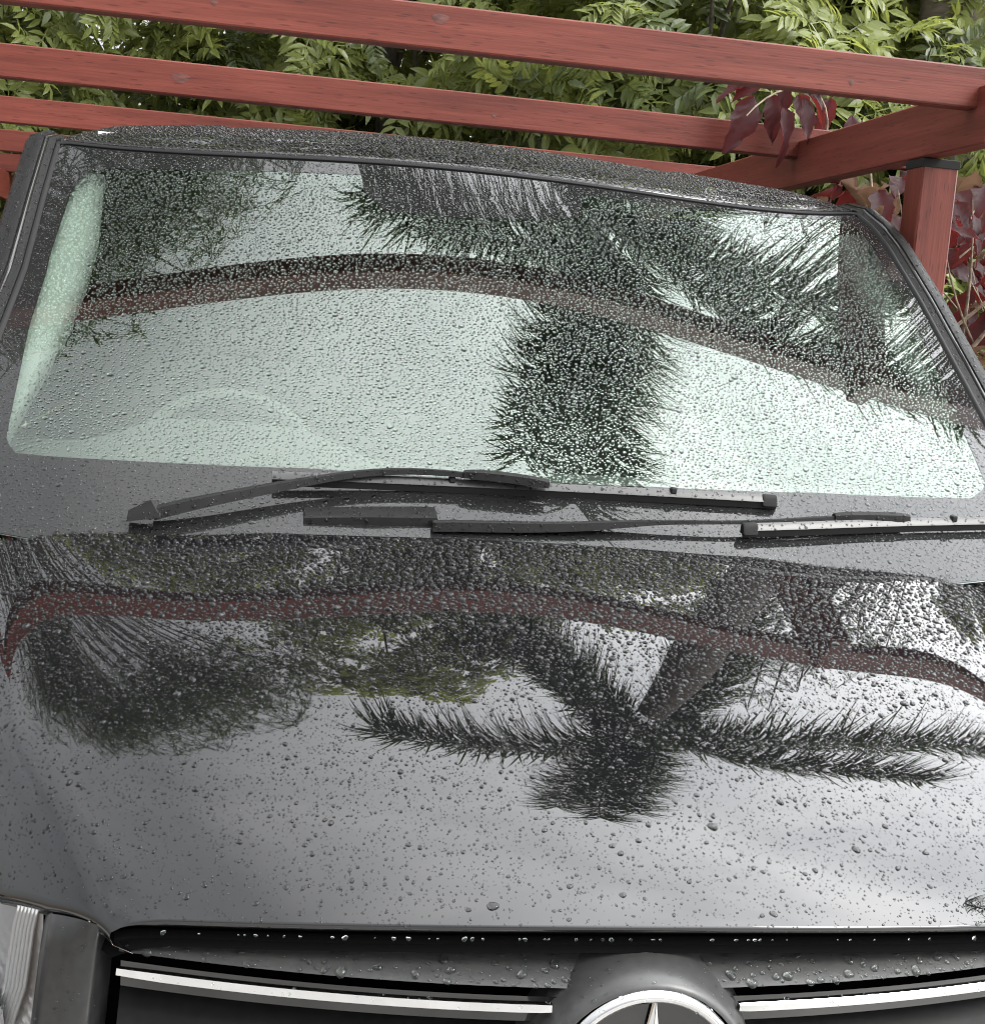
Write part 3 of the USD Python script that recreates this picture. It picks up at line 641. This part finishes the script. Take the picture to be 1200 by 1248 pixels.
# roof, grille slats and trims
rv = Pr.reshape(-1, 3); rm_ = grid(Pr, True); rm_.vertex_normals
def on_mesh(m):
    def f(r2, n):
        p, fi = trimesh.sample.sample_surface(m, n, seed=int(r2.integers(1 << 30)))
        N = m.face_normals[fi]; N = N * np.sign(N[:, 2:3] + 1e-9)
        return np.asarray(p), N, np.ones(len(p))
    return f
beads('roof_water_drops', 'rain drops beaded on the front of the van roof', on_mesh(grid(Pr[:, :34], True)), 40000, (.0021, .4), 'drop_paint', protos_h, 5)
X_ = gx_ * (GX - .01)
sl = grid(np.stack([np.stack([X_, yf(X_, 0) + .055 - .051 * t ** .8, .972 - .029 * t + .018 * X_ ** 2], -1) for t in np.linspace(.35, .98, 6)], 1), True)
def on_slat(r2, n):
    p, fi = trimesh.sample.sample_surface(sl, n, seed=5); N = sl.face_normals[fi]; N = N * -np.sign(N[:, 1:2])
    keep = r2.uniform(0, 1, n) < np.interp(p[:, 2] - .018 * p[:, 0] ** 2, [.944, .952, .968], [1, .45, .3])
    return np.asarray(p)[keep], N[keep], np.ones(keep.sum())
beads('grille_water_drops', 'rain drops clinging to the upper grille slat', on_slat, 1500, (.0014, .6), 'drop_clear', protos_d, 6)
# hanging row of drops on the hood lip and the chrome strips
def on_lip(r2, n):
    x = r2.uniform(-.45, .45, n); z = hood_z(x, yle(x)) - .012
    return np.stack([x, yle(x) + .001, z], -1), np.tile([0, -.9, -.3], (n, 1)), np.ones(n)
beads('lip_water_drops', 'row of drops hanging below the front edge of the hood', on_lip, 60, (.0014, .35), 'drop_clear', protos_d, 8)

def parts_mesh(names):
    ms = []
    for p in van.GetAllChildren() if hasattr(van, 'GetAllChildren') else van.GetChildren():
        for q in Usd.PrimRange(p):
            if q.IsA(UsdGeom.Mesh) and q.GetName().rstrip('_0123456789') in names:
                g = UsdGeom.Mesh(q); ms.append(trimesh.Trimesh(np.array(g.GetPointsAttr().Get()), np.array(g.GetFaceVertexIndicesAttr().Get()).reshape(-1, 3), process=False))
    return cat(ms)
def on_parts(names, d, lim):
    m = parts_mesh(names); d = np.array(d, float) / np.linalg.norm(d)
    def f(r2, n):
        p, fi = trimesh.sample.sample_surface(m, n, seed=int(r2.integers(1 << 30))); N = m.face_normals[fi]; ok = N @ d > lim
        return np.asarray(p)[ok], N[ok], np.ones(ok.sum())
    return f
beads('wiper_water_drops', 'rain drops on the wiper arms, blades and pivot covers', on_parts(('wiper_arm', 'blade_spoiler', 'blade_connector', 'wiper_pivot_cover', 'a_pillar'), (0, -.4, 1), .2), 26000, (.0013, .35), 'drop_paint', protos_h, 9)
beads('badge_water_drops', 'rain drops on the badge housing and grille surrounds', on_parts(('emblem_housing', 'grille_surround', 'chrome_strip', 'emblem_ring'), (0, -1, .5), .3), 1500, (.0010, .45), 'drop_clear', protos_d, 10)

# ------------------------------------------------------------------ vegetation
def leaflet(L, W, fold=.25, droop=.2):
    """folded blade along +x, tip drooping; 8 triangles."""
    xs = np.array([0, .3, .65, 1.0]) * L; w = np.array([.12, 1, .8, 0]) * W / 2; z = -droop * L * np.array([0, .08, .4, 1])
    V = []
    for x, a, b in zip(xs, w, z): V += [(x, -a, b + fold * a), (x, 0, b), (x, a, b + fold * a)]
    F = []
    for k in range(3):
        i = 3 * k
        F += [[i, i + 3, i + 1], [i + 1, i + 3, i + 4], [i + 1, i + 4, i + 2], [i + 2, i + 4, i + 5]]
    return np.array(V), np.array(F)
def put(VF, Mx): return trimesh.Trimesh(VF[0] @ Mx[:3, :3].T + Mx[:3, 3], VF[1], process=False)
def basis(x, up):
    x = x / np.linalg.norm(x); y = np.cross(up, x); y /= np.linalg.norm(y) + 1e-9; z = np.cross(x, y); m = np.eye(4); m[:3, :3] = np.c_[x, y, z]; return m
def spray_mesh(seed, nleaf=6, pairs=4, rach=.17, L=.085, W=.03, lift=.35):
    """a whorl of pinnate leaves round a shoot that points along +z."""
    r2 = np.random.default_rng(seed); ms = []
    for k in range(nleaf):
        a = k * 2.4 + r2.uniform(-.3, .3); el = lift + r2.uniform(-.5, .45)
        d = np.array([math.cos(a) * math.cos(el), math.sin(a) * math.cos(el), math.sin(el)])
        p0 = np.array([0, 0, .02 * k / nleaf]); n = pairs * 2 + 1
        q = np.linspace(0, 1, 6); path = p0 + d * (q * rach)[:, None] + np.array([0, 0, -1]) * (q ** 2 * rach * .35)[:, None]
        T = path[-1] - path[-2]
        side = np.cross(d, [0, 0, 1.]); side /= np.linalg.norm(side); up = np.cross(side, d)
        ms.append(tube(path[::2], [.003, .0022, .0012], 3))
        for j in range(pairs):
            t = .32 + .6 * j / max(pairs - 1, 1); p = np.array([np.interp(t, q, path[:, c_]) for c_ in range(3)])
            for s in (-1, 1):
                dd = side * s * .9 + d * .55 + np.array([0, 0, r2.uniform(-.45, .15)])
                ms.append(put(leaflet(L * r2.uniform(.8, 1.15) * (1 - .15 * abs(t - .6)), W * r2.uniform(.85, 1.15), .3, r2.uniform(.1, .35)), trimesh.transformations.translation_matrix(p) @ basis(dd, up + r2.normal(0, .25, 3))))
        ms.append(put(leaflet(L, W, .3, .25), trimesh.transformations.translation_matrix(path[-1]) @ basis(T, up)))
    return cat(ms)
SPRAYS = [spray_mesh(100 + k, 5 + k % 3, 4 + k % 2) for k in range(4)]
YOUNG = [spray_mesh(200 + k, 5, 3, .10, .062, .02, .8) for k in range(2)]
FINE = []
for k in range(3):                                        # drooping twig with many narrow leaves
    r2 = np.random.default_rng(300 + k); ms = []
    for b in range(4):
        a = r2.uniform(0, 6.28); d = np.array([math.cos(a), math.sin(a), -.5 - r2.uniform(0, .6)]); d /= np.linalg.norm(d)
        q = np.linspace(0, 1, 5); pth = d * (q * .34)[:, None] + np.array([0, 0, -.12]) * (q ** 2)[:, None]
        ms.append(tube(pth, np.linspace(.0025, .0008, 5), 3))
        for j in range(16):
            t = r2.uniform(.1, 1); p = np.array([np.interp(t, q, pth[:, c_]) for c_ in range(3)])
            ms.append(put(tuple(leaflet(.055 * r2.uniform(.7, 1.2), .009, .2, .3)), trimesh.transformations.translation_matrix(p) @ basis(d * .6 + r2.normal(0, .6, 3) + [0, 0, -.4], np.array([.1, .2, 1]))))
    FINE.append(cat(ms))

def limb_tree(name, label, base, height, crown, n, parts, protos, mats, seed, trunk_r=.09, category='tree', group=None, smin=.8, smax=1.25, dome=True, hollow=.55, big=70, limbs=5):
    """crown: list of (centre, radii). n sprays in all; the first `big` nearest the camera become parts of their own."""
    r2 = np.random.default_rng(seed)
    t = thing(name, label, category, (base[0], base[1], 0), group); B = np.array([base[0], base[1], 0.])
    topz = height
    tp = spline([(0, 0, -.1), (r2.uniform(-.1, .1), r2.uniform(-.1, .1), topz * .4), (r2.uniform(-.2, .2), r2.uniform(-.2, .2), topz * .72), (0, 0, topz * .95)], 14)
    tr_ = obj('trunk', tube(tp, np.linspace(trunk_r, trunk_r * .25, 14), 9), 'bark', t, smooth=True)
    P, N = [], []; vol = np.array([np.prod(r_) ** (2 / 3) for _, r_ in crown]); cnt = np.maximum((n * vol / vol.sum()).astype(int), 1)
    for (c_, r_), k in zip(crown, cnt):
        d = r2.standard_normal((k, 3)); d /= np.linalg.norm(d, axis=1, keepdims=True)
        rad = r2.uniform(hollow, 1.0, k) ** .7
        lump = .75 + .5 * meshkit.fbm(d * 2.2 + seed, 3, seed)
        p = np.array(c_) - B + d * (rad * lump)[:, None] * np.array(r_)
        P.append(p); N.append(d * .7 + np.array([0, -.15, .75]) + r2.normal(0, .3, (k, 3)))
        # limbs reach into the clump
        c0 = np.array([np.interp(c_[2] * .6, tp[:, 2], tp[:, a]) for a in range(3)])
        for q in range(limbs):
            e = np.array(c_) - B + d[q] * np.array(r_) * .8
            obj('limb', tube(spline([c0, (c0 + e) / 2 + r2.normal(0, .12, 3), e], 8), np.linspace(trunk_r * .4 * (5 / limbs) ** .5, .005, 8), 5), 'bark', tr_, smooth=True)
    P, N = np.vstack(P), np.vstack(N); S = r2.uniform(smin, smax, len(P)); idx = r2.integers(0, len(protos), len(P))
    hi = (P[:, 2] > np.quantile(P[:, 2], .3))
    Q = quat_from_z(N, r2.uniform(0, 6.28, len(P)))
    # sprays seen largest: nearest to the viewer inside the frame
    near = np.zeros(len(P), bool)
    if big:
        W = P + B - EYE; dist = np.linalg.norm(W, axis=1)
        az, el = np.degrees(np.arctan2(W[:, 0], W[:, 1])), np.degrees(np.arcsin(W[:, 2] / dist))
        vis = (az > -12) & (az < 32) & (el > 3) & (el < 16)
        o = np.argsort(np.where(vis, dist, 99))[:min(big, int(vis.sum()))]; near[o] = True
        for i in o:
            m = protos[idx[i]].copy(); X4 = trimesh.transformations.quaternion_matrix(Q[i]); X4[:3, :3] *= S[i]; X4[:3, 3] = P[i]; m.apply_transform(X4)
            obj('leaf_spray', m, mats[idx[i]], t, smooth=False)
    far = ~near
    cr = instancer('crown', list(zip(protos, mats)), P[far], Q[far], S[far], idx[far], t)
    cr.SetCustomDataByKey('kind', 'stuff')
    return t
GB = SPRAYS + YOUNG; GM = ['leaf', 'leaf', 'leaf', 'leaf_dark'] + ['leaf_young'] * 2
def ell(x, y, z, a, b, c_): return ((x, y, z), (a, b, c_))
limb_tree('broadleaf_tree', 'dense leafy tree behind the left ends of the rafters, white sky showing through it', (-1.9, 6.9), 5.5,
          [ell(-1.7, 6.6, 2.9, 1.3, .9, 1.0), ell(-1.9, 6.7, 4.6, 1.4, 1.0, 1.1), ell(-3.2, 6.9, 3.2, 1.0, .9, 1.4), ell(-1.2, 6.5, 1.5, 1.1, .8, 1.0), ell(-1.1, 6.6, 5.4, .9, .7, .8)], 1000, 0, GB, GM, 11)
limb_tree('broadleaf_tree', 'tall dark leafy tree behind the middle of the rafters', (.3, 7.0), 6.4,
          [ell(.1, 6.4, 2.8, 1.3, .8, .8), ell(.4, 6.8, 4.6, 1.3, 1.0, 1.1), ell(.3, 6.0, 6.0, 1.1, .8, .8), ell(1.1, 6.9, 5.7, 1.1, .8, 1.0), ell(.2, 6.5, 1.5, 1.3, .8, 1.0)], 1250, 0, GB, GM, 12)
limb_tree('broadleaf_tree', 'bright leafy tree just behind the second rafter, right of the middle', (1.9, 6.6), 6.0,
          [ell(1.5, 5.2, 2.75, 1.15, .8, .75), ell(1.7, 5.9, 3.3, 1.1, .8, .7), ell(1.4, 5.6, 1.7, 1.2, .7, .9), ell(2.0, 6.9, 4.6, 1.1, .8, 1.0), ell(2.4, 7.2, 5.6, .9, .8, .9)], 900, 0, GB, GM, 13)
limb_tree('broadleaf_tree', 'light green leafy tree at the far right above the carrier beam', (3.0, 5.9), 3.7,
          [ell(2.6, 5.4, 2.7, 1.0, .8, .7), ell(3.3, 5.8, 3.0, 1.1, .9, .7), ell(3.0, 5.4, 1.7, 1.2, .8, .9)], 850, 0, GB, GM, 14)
limb_tree('background_tree', 'dark tree filling the gap behind the left rafters', (-.9, 8.3), 4.6,
          [ell(-.9, 8.0, 3.0, 1.4, .6, 1.0), ell(-2.9, 8.1, 2.6, 1.3, .6, .9), ell(-1.2, 8.0, 1.6, 1.6, .6, .9)], 520, 0, SPRAYS, ['leaf'] * 4, 21, big=25, smin=1.1, smax=1.6)
limb_tree('background_tree', 'dark tree filling the gap behind the middle of the pergola', (.9, 8.3), 4.8,
          [ell(.7, 7.9, 3.0, 1.5, .6, 1.0), ell(2.3, 7.9, 3.0, 1.3, .6, 1.0), ell(1.2, 8.0, 1.6, 1.9, .6, .9)], 620, 0, SPRAYS, ['leaf'] * 4, 22, big=25, smin=1.1, smax=1.6)
limb_tree('background_tree', 'dark tree behind the light green one at the far right', (4.3, 8.2), 4.6,
          [ell(3.9, 7.8, 2.9, 1.4, .6, 1.0), ell(4.3, 7.8, 1.6, 1.8, .6, .9)], 420, 0, SPRAYS, ['leaf'] * 4, 23, big=20, smin=1.1, smax=1.6)
# fine-leaved tree whose crown reaches over the left of the van
limb_tree('feathery_tree', 'fine leaved drooping tree reflected in the left of the windscreen', (-3.4, 5.6), 6.2,
          [ell(-1.5, 4.5, 5.9, .9, .7, .6), ell(-2.7, 4.7, 5.5, 1.1, .9, .8), ell(-1.0, 5.2, 6.1, .8, .7, .5), ell(-1.9, 4.0, 5.7, .6, .5, .5)], 520, 0, FINE, ['leaf_fine'] * 3, 15, big=0, smin=.8, smax=1.4, hollow=.15, limbs=18)
# thin sparse tree on the right
limb_tree('slender_tree', 'thin grey stemmed tree with sparse leaves at the right', (3.6, 6.6), 6.2,
          [ell(3.7, 6.2, 5.2, .8, .6, 1.0), ell(3.3, 5.7, 5.9, .5, .5, .4)], 60, 0, FINE, ['leaf_fine'] * 3, 16, trunk_r=.06, big=0)

limb_tree('broadleaf_tree', 'thick trunked tree standing to the right, a dark reflection in the hood', (3.75, 4.75), 3.9,
          [ell(4.9, 5.0, 3.45, .6, .5, .4), ell(3.8, 4.8, 3.7, .3, .3, .2)], 120, 0, SPRAYS, ['leaf_dark'] * 4, 24, trunk_r=.20, big=0)
# palms
def frond(path, leaflen, n, seed, droop=.5, spread=1.0, w=.009, up=.55):
    r2 = np.random.default_rng(seed); pth = spline(path, 40); T, S, U = frames(pth); ms = [tube(pth, np.linspace(.016, .003, 40), 5)]
    L = np.linalg.norm(np.diff(pth, axis=0), axis=1).sum()
    for j in range(n):
        t = .12 + .88 * j / n; i = min(int(t * 39), 38)
        p, d, s_, u = pth[i] * (1 - (t * 39 - i)) + pth[i + 1] * (t * 39 - i), T[i], S[i], U[i]
        for s in (-1, 1):
            dd = s_ * s * spread * r2.uniform(.7, 1.1) + d * r2.uniform(.15, 1.15) + u * r2.uniform(-up, up * .8); dd /= np.linalg.norm(dd)
            l_ = leaflen * r2.uniform(.55, 1.15) * (np.sin(np.pi * min(max(t, .12), .84)) ** .45 * .85 + .15)
            side = np.cross(dd, u + r2.normal(0, .3, 3)); side /= np.linalg.norm(side)
            q = np.array([0, .35, .7, 1]); c_ = p + dd * (q * l_)[:, None] + np.array([0, 0, -1.]) * (q ** 2 * l_ * droop * r2.uniform(.3, 2.0))[:, None]
            ww = np.array([.5, 1, .7, .05]) * w
            V = np.stack([c_ - side * ww[:, None], c_ + side * ww[:, None]], 1).reshape(-1, 3)
            F = [[2 * k, 2 * k + 1, 2 * k + 3] for k in range(3)] + [[2 * k, 2 * k + 3, 2 * k + 2] for k in range(3)]
            ms.append(trimesh.Trimesh(V, F, process=False))
    return cat(ms)
C = np.array([2.12, 4.78, 5.95])
palm = thing('palm_tree', 'tall feather palm arching over the van, reflected in its glass and hood', 'palm', (2.75, 5.1, 0))
B0 = np.array([2.75, 5.1, 0])
tpth = spline([(0, 0, -.1), (-.12, -.05, 2.4), (-.36, -.22, 4.3), tuple(C - B0 - [0, 0, .2])], 30)
obj('trunk', tube(tpth, np.interp(np.linspace(0, 1, 30), [0, .1, .7, .85, 1], [.2, .15, .14, .18, .12]), 14), 'palm_bark', palm, smooth=True)
FR = [([C, (1.45, 4.4, 6.2), (.75, 4.12, 6.0), (-.12, 4.2, 5.7)], .46),
      ([C, (2.95, 4.95, 6.2), (3.8, 4.95, 6.0), (5.2, 4.8, 5.6)], .42),
      ([C, (2.6, 4.6, 6.2), (3.4, 4.4, 6.05), (4.2, 4.0, 5.6)], .42),
      ([C, (1.85, 4.2, 6.2), (1.48, 3.4, 6.0), (1.22, 2.5, 5.6)], .46),
      ([C, (1.7, 4.2, 6.15), (1.25, 3.5, 6.0), (.92, 2.7, 5.6)], .44),
      ([C, (2.1, 4.2, 6.2), (1.78, 3.5, 6.05), (1.52, 2.7, 5.65)], .44),
      ([C, (2.6, 5.3, 6.1), (3.0, 5.9, 5.8), (3.2, 6.4, 5.2)], .5),
      ([C, (1.85, 5.3, 6.2), (1.4, 5.6, 6.1), (.7, 5.5, 5.8)], .5),
      ([C, (1.9, 5.1, 6.3), (1.6, 5.4, 6.2), (1.2, 5.9, 5.8)], .42),
      ([C, (2.3, 4.95, 6.6), (2.6, 5.2, 6.8), (2.9, 5.5, 6.8)], .4),
      ([C, (1.75, 4.6, 5.9), (1.4, 4.55, 5.5), (1.25, 4.5, 5.0)], .4)]
for k, (pth, ll) in enumerate(FR):
    obj('frond', frond(np.array(pth) - B0, ll, 330, 500 + k, w=.0085, up=.9), 'palm', palm, smooth=False)
C2 = np.array([4.75, .75, 4.75])
palm2 = thing('palm_tree', 'shorter feather palm standing out to the right of the hood', 'palm', (4.9, .8, 0))
B1 = np.array([4.9, .8, 0])
obj('trunk', tube(spline([(0, 0, -.1), (.05, 0, 2.5), tuple(C2 - B1)], 20), np.linspace(.16, .11, 20), 12), 'palm_bark', palm2, smooth=True)
for k in range(9):
    a = k * 2 * np.pi / 9 + .3; d = np.array([math.cos(a), math.sin(a), 0])
    obj('frond', frond(np.array([C2, C2 + d * .5 + [0, 0, .35], C2 + d * .9 + [0, 0, .3], C2 + d * 1.25 + [0, 0, 0]]) - B1, .36, 70, 600 + k), 'palm', palm2, smooth=False)

# red leaved shrub round the post and hanging over the second rafter
def big_leaf(L, W, seed, dry=0.0):
    """blade along +x with a sunken midrib, quilted side veins, a wavy margin and some curl."""
    r2 = np.random.default_rng(seed); n, m = 15, 9
    xs, c_ = np.meshgrid(np.linspace(0, 1, n), np.linspace(-1, 1, m), indexing='ij')
    w = np.sin(np.pi * xs ** .72) ** .85 * W / 2; w[0] = .03 * W; w[-1] = 0
    w = w * (1 + .10 * np.sin(xs * 23 + seed) * np.abs(c_))
    bend, cup = r2.uniform(.05, .5), r2.uniform(.15, .5) + dry
    z = -bend * L * xs ** 2 + np.abs(c_) ** 1.4 * w * cup + .045 * W * np.sin(xs * 38 - np.abs(c_) * 7) * np.minimum(np.abs(c_) * 3, 1) * (w / W * 2)
    z = z + .10 * W * np.sin(xs * r2.uniform(6, 11) + c_ * 1.7 + seed) * np.abs(c_) ** 2 * (1 + 2 * dry)
    y = c_ * w * np.cos(np.minimum(cup * np.abs(c_), 1.3))
    V = np.stack([xs * L, y + .06 * L * np.sin(xs * 2.5 + seed) * dry, z], -1).reshape(-1, 3); F = []
    for k in range(n - 1):
        for j in range(m - 1):
            i = m * k + j; F += [[i, i + m, i + 1], [i + 1, i + m, i + m + 1]]
    return V, np.array(F)
shrub = thing('red_leaved_shrub', 'shrub with large dark red leaves growing behind the post', 'shrub', (1.75, 2.9, 0)); SB = np.array([1.75, 2.9, 0])
r2 = np.random.default_rng(77)
stems = []
for k in range(12):
    e = np.array([r2.uniform(-.5, .6), r2.uniform(-.5, .6), r2.uniform(1.3, 2.3)])
    pth = spline([(r2.uniform(-.1, .1), r2.uniform(-.1, .1), -.05), e * [.5, .5, .55] + r2.normal(0, .05, 3), e], 10); stems.append(pth)
    obj('stem', tube(pth, np.linspace(.012, .004, 10), 5), 'twig', shrub, smooth=True)
def hang_leaf(p, L, W, d, seed, mat, parent, B):
    m = put(big_leaf(L, W, seed, .7 if mat == 'dry_leaf' else 0.0), trimesh.transformations.translation_matrix(np.array(p) - B) @ basis(np.array(d, float), np.array([.1, -.6, .8]) + r2.normal(0, .25, 3)))
    return obj('leaf', m, mat, parent, smooth=True)
for k in range(150):
    st_ = stems[r2.integers(0, 12)]; p = np.array([r2.uniform(1.15, 2.3), r2.uniform(2.3, 3.2), r2.uniform(1.1, 2.06)])
    a = r2.uniform(0, 6.28)
    hang_leaf(p, r2.uniform(.10, .17), r2.uniform(.05, .085), (math.cos(a), math.sin(a) - .3, r2.uniform(-1.2, .1)), k, 'red_leaf' if r2.random() < .8 else 'dry_leaf', shrub, SB)
for k in range(150):                                       # in view just right of and behind the post
    p = (r2.uniform(1.05, 1.75), r2.uniform(2.15, 2.85), r2.uniform(1.2, 2.0)); a = r2.uniform(0, 6.28)
    hang_leaf(p, r2.uniform(.08, .15), r2.uniform(.04, .075), (math.cos(a) * .7, math.sin(a) - .3, r2.uniform(-1.5, -.2)), 300 + k, 'red_leaf' if r2.random() < (.9 if p[2] > 1.75 else .3) else 'dry_leaf', shrub, SB)
for k in range(48):
    p0 = np.array([r2.uniform(1.25, 1.7), r2.uniform(2.3, 2.8), r2.uniform(1.3, 1.6)]); d = np.array([r2.uniform(-.4, .4), r2.uniform(-.2, .2), r2.uniform(.1, .5)])
    obj('dry_twig', tube(spline([p0 - SB, p0 + d * .5 + r2.normal(0, .03, 3) - SB, p0 + d - SB], 6), np.linspace(r2.uniform(.003, .008), .0015, 6), 4), 'twig', shrub, smooth=True)
dl = [trimesh.Trimesh(*big_leaf(.12, .06, 900 + k, .9), process=False) for k in range(3)]
nq = 900
Pq = np.c_[r2.uniform(1.1, 3.0, nq), r2.uniform(2.7, 3.9, nq), r2.uniform(.5, 2.02, nq)] - SB
dq = r2.normal(0, 1, (nq, 3)); bq = instancer('leaf_mass', [(dl[0], 'dry_leaf'), (dl[1], 'red_leaf'), (dl[2], 'dry_leaf')], Pq, quat_from_z(dq, r2.uniform(0, 6.28, nq)), r2.uniform(.7, 1.3, nq), r2.integers(0, 3, nq), shrub)
bq.SetCustomDataByKey('kind', 'stuff')
spray = thing('red_leaf_sprig', 'sprig of crimson leaves hanging over the end of the second rafter', 'leaves', (1.0, 2.7, 2.18)); VB = np.array([1.0, 2.7, 2.18])
obj('stem', tube(spline([(.16, .1, -.05), (.06, .0, .05), (-.06, -.06, .02), (-.14, -.08, -.05)], 12), np.linspace(.005, .002, 12), 5), 'twig', spray, smooth=True)
for k, (p, L, W, d) in enumerate([((.89, 2.66, 2.19), .17, .085, (-.35, -.1, -.9)), ((.96, 2.64, 2.17), .15, .06, (.35, -.1, -.9)), ((.93, 2.68, 2.26), .13, .06, (-.6, 0, -.5)), ((1.0, 2.66, 2.28), .13, .065, (.8, -.1, -.3)),
                                  ((.90, 2.70, 2.24), .12, .05, (-.9, -.1, -.4)), ((1.03, 2.66, 2.2), .12, .05, (.3, -.1, -.9)), ((.98, 2.7, 2.25), .12, .05, (.1, 0, -.9)), ((1.06, 2.7, 2.22), .1, .045, (.6, 0, -.6)), ((1.1, 2.9, 2.25), .12, .06, (.3, -.2, -.7)), ((1.2, 2.9, 2.25), .12, .06, (-.2, -.1, -.8)),
                                  ((.94, 2.66, 2.20), .13, .055, (.1, -.1, -.95)), ((1.02, 2.68, 2.27), .12, .06, (.5, -.2, -.5)), ((1.25, 2.85, 2.2), .13, .06, (.1, -.2, -.7))]):
    hang_leaf(p, L, W, d, 700 + k, 'red_leaf', spray, VB)
